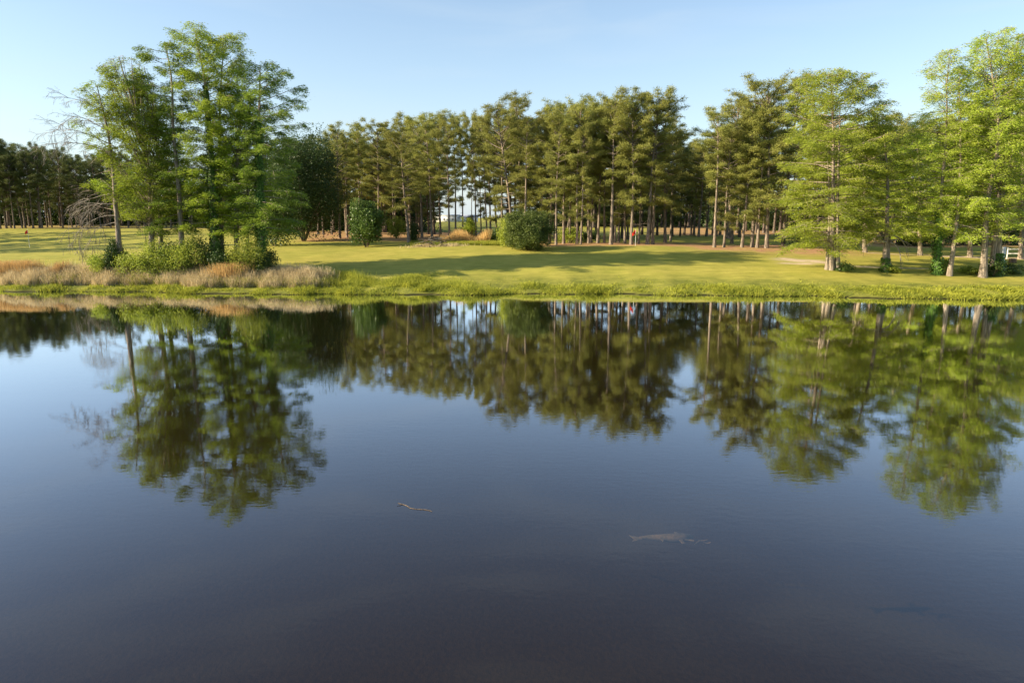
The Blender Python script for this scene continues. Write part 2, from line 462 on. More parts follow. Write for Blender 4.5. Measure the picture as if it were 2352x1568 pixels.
# ------------------------------------------------------------------ water
def water_material():
    m, n, out = newmat('pond_water')
    l = n.links.new; N = n.nodes.new
    tcw = N('ShaderNodeTexCoord')

    def noise(scale, sc, det=3, rot=0):
        x = N('ShaderNodeTexNoise'); x.inputs['Scale'].default_value = scale; x.inputs['Detail'].default_value = det
        mpn = N('ShaderNodeMapping'); mpn.inputs['Scale'].default_value = sc; mpn.inputs['Rotation'].default_value = (0, 0, rot)
        l(tcw.outputs['Object'], mpn.inputs['Vector']); l(mpn.outputs[0], x.inputs['Vector']); return x.outputs['Fac']
    a = noise(6.5, (.5, 1, 1), 3, .1)
    b2 = noise(1.1, (.35, 1, 1), 2, -.15)
    br = noise(.07, (.6, 1.4, 1), 3)
    rr = N('ShaderNodeMapRange'); rr.inputs['From Min'].default_value = .42; rr.inputs['From Max'].default_value = .68
    rr.inputs['To Min'].default_value = .25; rr.inputs['To Max'].default_value = 1.0; l(br, rr.inputs['Value'])
    m1 = N('ShaderNodeMath'); m1.operation = 'MULTIPLY'; l(a, m1.inputs[0]); l(rr.outputs[0], m1.inputs[1])
    m2 = N('ShaderNodeMath'); m2.operation = 'MULTIPLY_ADD'; l(b2, m2.inputs[0]); m2.inputs[1].default_value = .5; l(m1.outputs[0], m2.inputs[2])
    bu = N('ShaderNodeBump'); bu.inputs['Strength'].default_value = 1; bu.inputs['Distance'].default_value = .0020
    l(m2.outputs[0], bu.inputs['Height'])
    fr = N('ShaderNodeFresnel'); fr.inputs['IOR'].default_value = 1.333; l(bu.outputs[0], fr.inputs['Normal'])
    gl = N('ShaderNodeBsdfGlossy'); gl.inputs['Roughness'].default_value = .012; gl.inputs['Color'].default_value = (.93, .95, 1, 1)
    l(bu.outputs[0], gl.inputs['Normal'])
    tr = N('ShaderNodeBsdfTransparent'); tr.inputs['Color'].default_value = (.70, .58, .44, 1)
    k0 = N('ShaderNodeMath'); k0.operation = 'POWER'; l(fr.outputs[0], k0.inputs[0]); k0.inputs[1].default_value = 1.35
    k1 = N('ShaderNodeMath'); k1.operation = 'MULTIPLY'; l(k0.outputs[0], k1.inputs[0]); k1.inputs[1].default_value = 5.5
    k2 = N('ShaderNodeMath'); k2.operation = 'MULTIPLY_ADD'; l(k1.outputs[0], k2.inputs[0]); k2.inputs[1].default_value = 0.5; k2.inputs[2].default_value = 1.0
    k3 = N('ShaderNodeMath'); k3.operation = 'DIVIDE'; k3.use_clamp = True; l(k1.outputs[0], k3.inputs[0]); l(k2.outputs[0], k3.inputs[1])
    ge = N('ShaderNodeNewGeometry'); bf = N('ShaderNodeMath'); bf.operation = 'SUBTRACT'; bf.inputs[0].default_value = 1; l(ge.outputs['Backfacing'], bf.inputs[1])
    k4 = N('ShaderNodeMath'); k4.operation = 'MULTIPLY'; l(k3.outputs[0], k4.inputs[0]); l(bf.outputs[0], k4.inputs[1])
    mixs = N('ShaderNodeMixShader'); l(k4.outputs[0], mixs.inputs['Fac']); l(tr.outputs[0], mixs.inputs[1]); l(gl.outputs[0], mixs.inputs[2])
    l(mixs.outputs[0], out.inputs['Surface'])
    return m


wb = MB()
wx = np.linspace(-1400, 1400, 57); wy = np.linspace(-390, 62, 12)
WX, WY = np.meshgrid(wx, wy, indexing='ij')
wi = np.arange(WX.size).reshape(WX.shape)
wb.quads(np.stack([WX.ravel(), WY.ravel(), np.zeros(WX.size)], 1), np.stack([wi[:-1, :-1], wi[1:, :-1], wi[1:, 1:], wi[:-1, 1:]], -1).reshape(-1, 4))
tag(wb.build('water', water_material()), 'still dark pond mirroring the trees', 'water', kind='structure')


# ------------------------------------------------------------------ tree builders
def make_branch(mb, rng, p0, az, el, length, r0, bend, sides=4, wander=.12, n=6):
    pts = [np.array(p0, float)]
    d_az, d_el = az, el
    for i in range(n - 1):
        d_az += rng.normal(0, wander); d_el += bend / (n - 1) + rng.normal(0, wander * .5)
        pts.append(pts[-1] + rot_dir(d_az, d_el) * length / (n - 1))
    pts = np.array(pts)
    mb.tube(pts, np.linspace(r0, max(r0 * .2, .008), n), sides)
    return pts


def poly_at(pts, t):
    f = t * (len(pts) - 1); i = min(int(f), len(pts) - 2); a = f - i
    return pts[i] * (1 - a) + pts[i + 1] * a, pts[i + 1] - pts[i]


def pine_meshes(seed, H=17., base=.28, R=2.9, nb=54, dense=.82, lean=.5, mat='pine_leaf', layer=.0):
    rng = np.random.default_rng(seed)
    tb, cb = MB(), MB()
    n = 12
    zs = np.linspace(0, 1, n)
    lx = lean * (zs ** 1.5) * rng.normal(0, 1); ly = lean * (zs ** 1.5) * rng.normal(0, 1)
    tr = np.stack([lx + .06 * np.sin(zs * 7 + seed), ly + .06 * np.cos(zs * 6), zs * H * .97 - .15], 1)
    rad = .19 * (1 - zs * .86); rad[0] *= 1.35
    tb.tube(tr, rad, 9)
    Ps, Ds, Ns, Ts = [], [], [], []
    ga = rng.uniform(0, 6)
    for i in range(nb):
        h = base + (1 - base) * (i + .5) / nb
        h = min(h + rng.normal(0, .012), .995)
        if h < base + .22 and rng.random() < .35: continue
        c = (h - base) / (1 - base)
        prof = (.55 + .45 * math.sin(min(c * 1.5 + .25, 1.6))) * (1 if c < .72 else math.sqrt(max(.06, 1 - ((c - .72) / .33) ** 2)))
        Lb = R * prof * rng.uniform(.4, 1.3)
        az = ga + i * 2.4 + rng.normal(0, .4)
        el = -.12 + c * .95 + rng.normal(0, .14)
        p0, _ = poly_at(tr, h)
        pts = make_branch(tb, rng, p0, az, el, Lb, .018 + .016 * Lb, -.15 + .3 * c, 4, .16, 6)
        tips = []
        for k in range(int(2 + Lb * 2.6)):
            t = rng.uniform(.42, 1) if k else 1.
            q0, d = poly_at(pts, t)
            a2 = az + rng.choice([-1, 1]) * rng.uniform(.3, 1.1)
            l2 = rng.uniform(.25, .85) * (1.1 - .4 * t) * (Lb / R)
            q1 = q0 + rot_dir(a2, el * .5 + rng.normal(.15, .25)) * l2
            if k % 2 == 0: tb.tube([q0, (q0 + q1) / 2 + [0, 0, .03], q1], [.018, .013, .007], 3)
            tips.append(q1)
        for q1 in tips:
            nn = int(rng.uniform(80, 140) * dense)
            dirs = rng.normal(0, 1, (nn, 3)); dirs[:, 2] = dirs[:, 2] * .65 + .25
            dirs /= np.linalg.norm(dirs, axis=1)[:, None]
            rr = rng.uniform(.03, .5, nn)[:, None] * np.array([1.12, 1.12, .9 - layer])
            Ps.append(q1 + dirs * rr); Ds.append(dirs + rng.normal(0, .45, (nn, 3)) + np.array([0, 0, .25])); Ns.append(rng.normal(0, 1, (nn, 3)))
            Ts.append(np.clip(rng.uniform(.1, .9) * .6 + rng.uniform(0, .4, nn), 0, 1))
    for k in range(7):   # short dead stubs below the crown
        p0, _ = poly_at(tr, rng.uniform(base * .35, base + .08))
        make_branch(tb, rng, p0, rng.uniform(0, 6.28), rng.normal(.1, .2), rng.uniform(.5, 1.5), .02, -.2, 3, .2, 4)
    P = np.vstack(Ps); Dd = np.vstack(Ds); Nn = np.vstack(Ns); T = np.concatenate(Ts)
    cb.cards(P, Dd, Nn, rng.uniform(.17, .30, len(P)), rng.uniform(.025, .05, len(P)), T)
    return tb.mesh('trunk', M['pine_bark' if mat == 'pine_leaf' else 'dark_bark'], True), cb.mesh('crown', M[mat])


PINES = [pine_meshes(41, base=.33, R=2.5), pine_meshes(42, base=.42, R=2.4, nb=50), pine_meshes(43, base=.28, R=2.9, nb=60), pine_meshes(44, base=.46, R=2.5, nb=44),
         pine_meshes(45, base=.36, R=2.8), pine_meshes(46, base=.24, R=2.6, nb=62),
         pine_meshes(11, base=.26), pine_meshes(12, base=.34, R=2.6), pine_meshes(13, base=.2, R=3.2, nb=66), pine_meshes(14, base=.40, R=2.7),
         pine_meshes(15, base=.3, R=3.0, mat='pine_leaf', layer=.12), pine_meshes(16, base=.17, R=3.0, nb=70)]
PDARK = [pine_meshes(21, base=.30, mat='pine_shaded', R=3.0, nb=52), pine_meshes(22, base=.38, mat='pine_shaded', R=2.8, nb=48),
         pine_meshes(23, base=.22, mat='pine_shaded', R=3.1, nb=56)]


def place_pine(var, X, Y, top, label, group, name='pine_tree', girth=None, wide=1.0, cat='pine tree'):
    tm, cm = var
    z = gz(X, Y)
    h = (top - z) / 17.
    r = thing(name, label, cat, (X, Y, z - .05), group)
    r.rotation_euler = (RG.normal(0, .014), RG.normal(0, .014), RG.uniform(0, 6.28))
    g = girth or h
    r.scale = ((g + h) / 2 * wide, (g + h) / 2 * wide, h)
    for nm, me in (('trunk', tm), ('crown', cm)):
        o = bpy.data.objects.new(nm, me); COL.objects.link(o); o.parent = r
    return r


def cypress(name, label, cat, group, base_q, Y, path, top_q, rad, h0=.3, nb=60, el=(0., .9), bend=(-.5, .3), leaf='cyp_leaf',
            dens=1., tr=.3, seed=1, bark='cyp_bark', droop=.1, ivy=0., ivy_to=.6, extra=(), limb=.0, bare=0., flare=1.35, sprayL=1.1):
    """path: (qx, qy) picture points the trunk passes, read as places Y metres ahead; rad: (height share, left m, right m)"""
    rng = np.random.default_rng(seed)
    X0 = xat(base_q, Y); z0 = gz(X0, Y)
    root = thing(name, label, cat, (X0, Y, z0 - .1), group)
    ztop = zat(top_q, Y); H = ztop - z0 + .1
    pts = [(0, 0, 0)]
    for (qx, qy) in path:
        z = zat(qy, Y); pts.append((xat(qx, Y, z) - X0, rng.normal(0, .25), z - z0))
    pts = np.array(pts, float)
    zz = np.linspace(0, pts[-1, 2], 16)
    tr_pts = np.stack([np.interp(zz, pts[:, 2], pts[:, 0]) + .05 * np.sin(zz * 1.7 + seed), np.interp(zz, pts[:, 2], pts[:, 1]), zz], 1)
    # soften corners
    tr_pts[1:-1, :2] = (tr_pts[:-2, :2] + 2 * tr_pts[1:-1, :2] + tr_pts[2:, :2]) / 4
    tb, cb = MB(), MB()
    hs = zz / zz[-1]
    r_ = tr * (1 - hs * .88) * (1 + (flare - 1) * np.exp(-hs * 22))
    tb.tube(tr_pts, r_, 10)
    for (dx, dy, k, hh) in extra:      # further stems from the same foot
        n2 = 12; t2 = np.linspace(0, 1, n2)
        q2 = np.stack([dx * (.9 + .1 * t2 - .35 * np.sin(t2 * 3.14)) + np.interp(t2 * hh, hs, tr_pts[:, 0]), dy * np.ones(n2) * (.4 + .6 * t2) + np.interp(t2 * hh, hs, tr_pts[:, 1]), t2 * hh * zz[-1]], 1)
        tb.tube(q2, tr * k * (1 - t2 * .85) * (1 + .5 * np.exp(-t2 * 18)), 8)
    rh = np.array([a[0] for a in rad]); rl = np.array([a[1] for a in rad]); rrr = np.array([a[2] for a in rad])
    Ps, Ds, Ns, Ts = [], [], [], []
    ga = rng.uniform(0, 6)
    for i in range(nb):
        h = h0 + (1 - h0) * ((i + rng.uniform(0, 1)) / nb)
        c = (h - h0) / (1 - h0)
        az = ga + i * 2.39996 + rng.normal(0, .3)
        wl = (1 - math.cos(az)) / 2
        R = np.interp(h, rh, rl) * wl + np.interp(h, rh, rrr) * (1 - wl)
        Lb = R * rng.uniform(.6, 1.15) * 1.06
        if Lb < .25: Lb = .25
        e = el[0] + (el[1] - el[0]) * c + rng.normal(0, .12)
        hb = h
        if limb > 0:           # limbs leave low and climb steeply
            hb = max(h0 * .8, h - limb * rng.uniform(.4, 1) * (.3 + c))
        p0, _ = poly_at(tr_pts, min(hb, .999))
        if limb > 0:
            tgt = np.array([math.cos(az) * Lb, math.sin(az) * Lb, 0]) + poly_at(tr_pts, min(h, .999))[0] - p0
            e = math.atan2(tgt[2], math.hypot(tgt[0], tgt[1])); az = math.atan2(tgt[1], tgt[0]); Lb = np.linalg.norm(tgt) * 1.03
        bd = bend[0] + (bend[1] - bend[0]) * c
        bp = make_branch(tb, rng, p0, az, e - bd * .4, Lb, (.012 + .0085 * Lb), bd, 4, .09, 7)
        ns = int(3 + min(Lb, 6) * 3.2)
        isbare = rng.random() < bare
        for k in range(ns):
            t = rng.uniform(.36 if limb == 0 else .45, 1.) if k else 1.
            q0, d = poly_at(bp, t)
            daz = math.atan2(d[1], d[0])
            a2 = daz + rng.choice([-1, 1]) * rng.uniform(.35, 1.15) * (0.3 if k == 0 else 1)
            l2 = rng.uniform(.5, 1.5) * min(1, .45 + Lb / 5) * (1.15 - .5 * t) * sprayL
            e2 = rng.normal(.02, .16) - droop
            m_ = 4
            sp = [q0]
            for j in range(m_):
                sp.append(sp[-1] + rot_dir(a2 + rng.normal(0, .15), e2 - .12 * j) * l2 / m_)
            sp = np.array(sp)
            if k % 2 == 0 or isbare: tb.tube(sp, np.linspace(.02, .007, m_ + 1), 3)
            if isbare: continue
            nn = int(rng.uniform(42, 84) * dens * (.4 + l2))
            if rng.random() < .15: nn //= 4
            tt = rng.uniform(0, 1, nn) ** .8
            f = tt * m_; ii = np.minimum(f.astype(int), m_ - 1); aa = (f - ii)[:, None]
            P = sp[ii] * (1 - aa) + sp[ii + 1] * aa
            side = np.array([-math.sin(a2), math.cos(a2), 0])
            off = rng.normal(0, .24, nn)
            P = P + off[:, None] * side + rng.normal(0, .08, (nn, 3)) + np.array([0, 0, -1.]) * (np.abs(rng.normal(0, .07 + droop * .5, nn)))[:, None]
            da = a2 + np.sign(off) * rng.uniform(.3, 1.1, nn)
            D_ = np.stack([np.cos(da), np.sin(da), rng.normal(-.12 - droop, .22, nn)], 1)
            Ps.append(P); Ds.append(D_)
            N_ = rng.normal(0, .8, (nn, 3)); N_[:, 2] += .6; N_[:, 1] -= .35; Ns.append(N_)
            Ts.append(np.clip(rng.uniform(.05, .6) + rng.uniform(0, .4, nn), 0, 1))
    P = np.vstack(Ps); T = np.concatenate(Ts)
    cb.cards(P, np.vstack(Ds), np.vstack(Ns), rng.uniform(.13, .26, len(P)), rng.uniform(.03, .06, len(P)), T)
    tb.build('trunk', M[bark], root, True)
    cb.build('crown', M[leaf], root)
    if ivy > 0:
        ib = MB(); nI = int(2600 * ivy)
        hh = rng.uniform(0, 1, nI) ** 1.1 * ivy_to
        th = rng.uniform(0, 6.283, nI)
        base_ = np.stack([np.interp(hh, hs, tr_pts[:, k]) for k in range(3)], 1)
        rad_ = np.interp(hh, hs, r_) + np.abs(rng.normal(0, .16, nI)) * (1.15 - hh / ivy_to * .6) * (1 + .5 * np.sin(hh * 40 + th))
        P = base_ + np.stack([np.cos(th) * rad_, np.sin(th) * rad_, np.zeros(nI)], 1)
        D_ = np.stack([np.cos(th + 1), np.sin(th + 1), rng.normal(-.6, .5, nI)], 1)
        ib.cards(P, D_, np.stack([np.cos(th), np.sin(th), rng.normal(.4, .4, nI)], 1), rng.uniform(.12, .22, nI), rng.uniform(.1, .18, nI), rng.uniform(0, 1, nI))
        ib.build('ivy', M['ivy'], root)
    return root


# ------------------------------------------------------------------ cypress clump on the far bank, left
GL = 'bald cypresses clumped on the left bank'
cypress('cypress_tree', 'half bare pale tree at the left edge of the bank clump, thin sparse leaves', 'cypress tree', GL,
        277, 60, [(268, 480), (256, 360), (240, 270), (225, 195)], 195,
        [(0, .5, .5), (.25, 3.0, 1.5), (.45, 2.8, 1.8), (.7, 3., 1.6), (.9, 1.8, 1.6), (1, .6, .6)], h0=.32, nb=34, el=(.15, .9), bare=.62, tr=.27, dens=.75, seed=31, leaf='cyp_leaf', bend=(.1, .3))
cypress('cypress_tree', 'cypress with many pale limbs fanning up to the left', 'cypress tree', GL,
        348, 61, [(343, 450), (332, 330), (300, 220), (270, 128)], 122,
        [(0, .5, .5), (.3, 3.4, 2), (.6, 3.8, 2.2), (.85, 2.8, 2.2), (1, 1.0, 1.2)], h0=.3, nb=84, limb=.4, tr=.28, seed=32, dens=.62, leaf='cyp_leaf')
cypress('cypress_tree', 'slim cypress standing close beside the pale fan-limbed one', 'cypress tree', GL,
        370, 62.5, [(365, 450), (360, 300), (345, 210), (330, 150)], 140,
        [(0, .5, .5), (.3, 2, 2.5), (.6, 2.2, 2.2), (.85, 2, 2), (1, .6, .6)], h0=.3, nb=64, limb=.25, tr=.22, seed=33, dens=.6, leaf='cyp_leaf')
cypress('cypress_tree', 'tall cypress with long bare pale upper trunk and flat top layers leaning left', 'cypress tree', GL,
        419, 60.5, [(410, 420), (400, 290), (388, 180), (377, 96)], 90,
        [(0, .5, .5), (.2, 2.5, 2.5), (.45, 2.2, 2.), (.52, .6, .6), (.66, .8, .8), (.78, 2.6, 1.6), (.92, 2.9, 2.3), (1, 1.0, 1.3)], h0=.2, nb=66, el=(-.1, .35), tr=.27, seed=34, leaf='cyp_leaf2', dens=1.0)
cypress('cypress_tree', 'tallest cypress, ivy up its whole dark trunk', 'cypress tree', GL,
        496, 60, [(488, 400), (478, 280), (468, 180), (446, 75)], 66,
        [(0, .5, .5), (.15, 2., 2.), (.4, 2.6, 2.), (.52, 1.6, 1.6), (.65, 2.9, 2.2), (.85, 2.6, 3.3), (.95, 1.8, 3), (1, .8, 1.6)], h0=.22, nb=88, el=(0, .6), tr=.36, seed=35, ivy=2.2, ivy_to=.8, leaf='cyp_leaf', dens=.95)
cypress('cypress_tree', 'straight pale-trunked cypress just right of the tallest ivied one', 'cypress tree', GL,
        509, 62, [(508, 420), (505, 250), (512, 120), (520, 88)], 82,
        [(0, .5, .5), (.2, 2, 2.), (.45, 1.8, 2.), (.7, 2, 2.4), (.9, 2, 2.8), (1, .6, 1.2)], h0=.22, nb=66, el=(0, .8), tr=.24, seed=36, leaf='cyp_leaf', dens=.85)
cypress('cypress_tree', 'cypress with a swollen dark foot and upswept thin limbs', 'cypress tree', GL,
        543, 61.5, [(540, 430), (548, 300), (560, 200)], 178,
        [(0, .5, .5), (.3, 2.6, 2.6), (.6, 2.2, 2.4), (.85, 1.8, 2.2), (1, .6, .8)], h0=.26, nb=62, limb=.25, tr=.26, flare=2.4, seed=37, leaf='cyp_leaf', dens=.85)
cypress('cypress_tree', 'thin cypress stem between the swollen foot and the dark ivied trunk', 'cypress tree', GL,
        567, 63.5, [(566, 430), (562, 300), (556, 220)], 205,
        [(0, .4, .4), (.3, 2.0, 2.), (.6, 1.8, 2), (.85, 1.6, 1.6), (1, .5, .5)], h0=.2, nb=50, el=(-.1, .6), tr=.15, seed=38, leaf='cyp_leaf2', dens=.7)
cypress('cypress_tree', 'dark ivy-wrapped cypress at the right end of the clump, crown spreading right', 'cypress tree', GL,
        600, 59.5, [(596, 420), (593, 280), (596, 200), (600, 148)], 138,
        [(0, .5, .5), (.2, 2.0, 2.6), (.4, 2.2, 3.0), (.52, 1.2, 2.2), (.62, 1.6, 3.9), (.78, 1.7, 3.8), (.9, 1.8, 2.6), (1, .7, .8)], h0=.24, nb=82, el=(-.1, .5), tr=.33, seed=39, ivy=2.6, ivy_to=.75, leaf='cyp_leaf2', dens=1.0)

# dead lower limbs of the half bare tree: a broken-down grey limb tangle is part of its own thing
def dead_tangle():
    rng = np.random.default_rng(44)
    Y = 59.6
    X0 = xat(277, 60)
    z0 = gz(X0, 60)
    mb = MB()
    def rec(p, az, el, Ln, r, depth):
        pts = make_branch(mb, rng, p, az, el, Ln, r, -.7 if depth == 0 else -.25, 4 if depth < 2 else 3, .16, 7)
        if depth >= 3: return
        for k in range([9, 6, 4][depth]):
            t = rng.uniform(.2, 1)
            q, d = poly_at(pts, t)
            daz = math.atan2(d[1], d[0]); dl = math.asin(np.clip(d[2] / (np.linalg.norm(d) + 1e-9), -1, 1))
            rec(q, daz + rng.choice([-1, 1]) * rng.uniform(.3, .9), dl + rng.normal(-.1, .35), Ln * rng.uniform(.3, .55), r * .45, depth + 1)
    for (qy, el, Ln, az) in [(352, .5, 4.2, 3.1), (330, .35, 5.0, 3.25), (445, .1, 4.6, 3.0), (470, .25, 5.2, 3.3), (495, .15, 5.6, 3.15), (510, -.05, 4.6, 2.9), (500, .2, 3., .2), (300, .6, 3.6, 3.2), (258, .6, 3.0, 3.1), (460, .1, 2.4, .3)]:
        z = zat(qy, 60)
        qx = np.interp(qy, [195, 270, 360, 480, 590], [225, 240, 256, 268, 277])
        rec(np.array([xat(qx, 60, z), 60, z]), az, el, Ln * (.85 if qy > 440 else 1.), .042, 0)
    return mb, X0, z0
_mb, _x0, _z0 = dead_tangle()
dl = _mb.build('dead_limbs', M['dead_bark'])
for _o in COL.objects:
    if _o.get('label', '').startswith('half bare pale tree'):
        dl.parent = _o
        dl.location = (-_o.location.x, -_o.location.y, -_o.location.z)

# ------------------------------------------------------------------ cypresses on the right bank
GR = 'bald cypresses along the right bank'
cypress('cypress_tree', 'broad light green cypress with three joined trunks near the sand scar', 'cypress tree', GR,
        1910, 61, [(1912, 470), (1913, 330), (1912, 220), (1908, 165)], 160,
        [(0, 0.88, 0.88), (.08, 2.20, 1.76), (.2, 4.05, 2.82), (.4, 4.31, 3.52), (.6, 4.05, 4.05), (.75, 3.34, 4.22), (.88, 2.82, 3.17), (.95, 2.11, 1.94), (1, 0.70, 0.88)], h0=.13, nb=180, el=(-.1, .45), tr=.25, seed=51, leaf='cyp_light', dens=0.70,
        extra=((.62, -.1, .85, .85), (-.42, .2, .6, .6)))
cypress('cypress_tree', 'smaller cypress with snapped white limbs halfway up its forked trunk', 'cypress tree', GR,
        2034, 60.5, [(2036, 480), (2040, 400), (2030, 300), (2028, 262)], 254,
        [(0, 0.88, 0.88), (.22, 2.29, 2.64), (.35, 2.82, 3.17), (.6, 2.29, 2.46), (.8, 1.76, 1.94), (1, 0.53, 0.53)], h0=.24, nb=84, el=(-.1, .6), tr=.24, seed=52, leaf='cyp_light', dens=0.66, extra=((.5, .1, .85, .35),), ivy=.2, ivy_to=.1)
cypress('cypress_tree', 'tall narrow cypress with vines round its lower trunk', 'cypress tree', GR,
        2153, 59.5, [(2162, 450), (2172, 300), (2178, 180), (2179, 115)], 108,
        [(0, 0.53, 0.53), (.2, 2.11, 2.11), (.45, 2.82, 1.94), (.7, 2.64, 1.76), (.88, 2.02, 1.58), (1, 0.44, 0.44)], h0=.2, nb=98, el=(-.1, .7), tr=.2, seed=53, leaf='cyp_light', dens=0.51, ivy=1.0, ivy_to=.3)
cypress('cypress_tree', 'slender cypress with bare orange-tan foot leaning right', 'cypress tree', GR,
        2184, 59, [(2198, 480), (2207, 340), (2210, 220), (2212, 160)], 150,
        [(0, 0.53, 0.53), (.2, 1.76, 2.11), (.45, 1.76, 2.29), (.7, 1.76, 1.94), (.88, 1.50, 1.58), (1, 0.44, 0.44)], h0=.24, nb=84, el=(0, .8), tr=.2, seed=54, leaf='cyp_light', dens=0.51)
cypress('cypress_tree', 'thick smooth pale trunked cypress left of the brown split trunk', 'cypress tree', GR,
        2262, 58.5, [(2272, 450), (2284, 320), (2280, 180), (2272, 85)], 72,
        [(0, 0.53, 0.53), (.15, 2.46, 2.11), (.35, 2.99, 2.64), (.6, 2.99, 2.64), (.85, 2.64, 2.64), (.95, 1.94, 2.11), (1, 0.79, 0.79)], h0=.17, nb=110, el=(0, .7), tr=.26, seed=55, leaf='cyp_light', dens=0.58, flare=1.5)
cypress('cypress_tree', 'brown split-trunk cypress fanning wide against the right edge', 'cypress tree', GR,
        2291, 59.5, [(2296, 470), (2310, 330), (2335, 180), (2345, 75)], 62,
        [(0, 0.70, 0.70), (.2, 1.94, 3.96), (.4, 2.46, 4.40), (.7, 2.99, 4.40), (.9, 2.99, 3.52), (1, 0.88, 0.88)], h0=.22, nb=110, limb=.25, tr=.3, seed=56, leaf='cyp_light', dens=0.58, flare=1.4, extra=((-.5, -.1, .8, .7),), ivy=.5, ivy_to=.1)
for args in [
    ('thin cypress stem behind, between the snapped-limb cypress and the vined pair', 2113, 72, [(2113, 430), (2110, 330)], 300, 57, 3.0),
    ('leafy cypress behind the broad three-trunk one, right of it', 1985, 74, [(1985, 430), (1980, 330)], 262, 58, 3.6),
    ('cypress behind the vined pair, crown filling the gap under them', 2228, 71, [(2228, 430), (2235, 300)], 235, 59, 3.4),
    ('cypress behind the split brown trunk at the picture edge', 2345, 70, [(2345, 430), (2348, 300)], 200, 60, 4.0)]:
    lb, bq, Y, path, tq, sd_, R = args
    cypress('cypress_tree', lb, 'cypress tree', 'cypresses standing behind the right bank row', bq, Y, path + [(path[-1][0], tq + 6)], tq,
            [(0, 0.88, 0.88), (.25, R, R), (.6, R, R), (.85, R * .75, R * .75), (1, 0.44, 0.44)], h0=.2, nb=90, el=(-.1, .6), tr=.22, seed=sd_, leaf='cyp_light', dens=0.70)

# snapped white limbs on the smaller cypress
def snapped():
    rng = np.random.default_rng(61)
    mb = MB(); X0 = xat(2034, 60.5)
    for (qx, qy, az, el, Ln) in [(2040, 553, .25, .55, 2.2), (2040, 556, -.2, -.3, 2.1), (2033, 556, 2.9, .3, 2.2), (2042, 540, .1, -.1, 2.6)]:
        z = zat(qy, 60.5)
        p = np.array([xat(qx, 60.5, z), 60.2, z])
        pts = make_branch(mb, rng, p, az, el, Ln, .09, -1.1, 6, .15, 7)
        for k in range(6):
            q, d = poly_at(pts, rng.uniform(.45, 1))
            make_branch(mb, rng, q, az + rng.normal(0, .8), rng.normal(-.6, .4), rng.uniform(.5, 1.2), .025, -.5, 3, .2, 5)
    return mb
dl = snapped().build('broken_limbs', M['dead_bark'])
for _o in COL.objects:
    if _o.get('label', '').startswith('smaller cypress with snapped'):
        dl.parent = _o
        dl.location = (-_o.location.x, -_o.location.y, -_o.location.z)

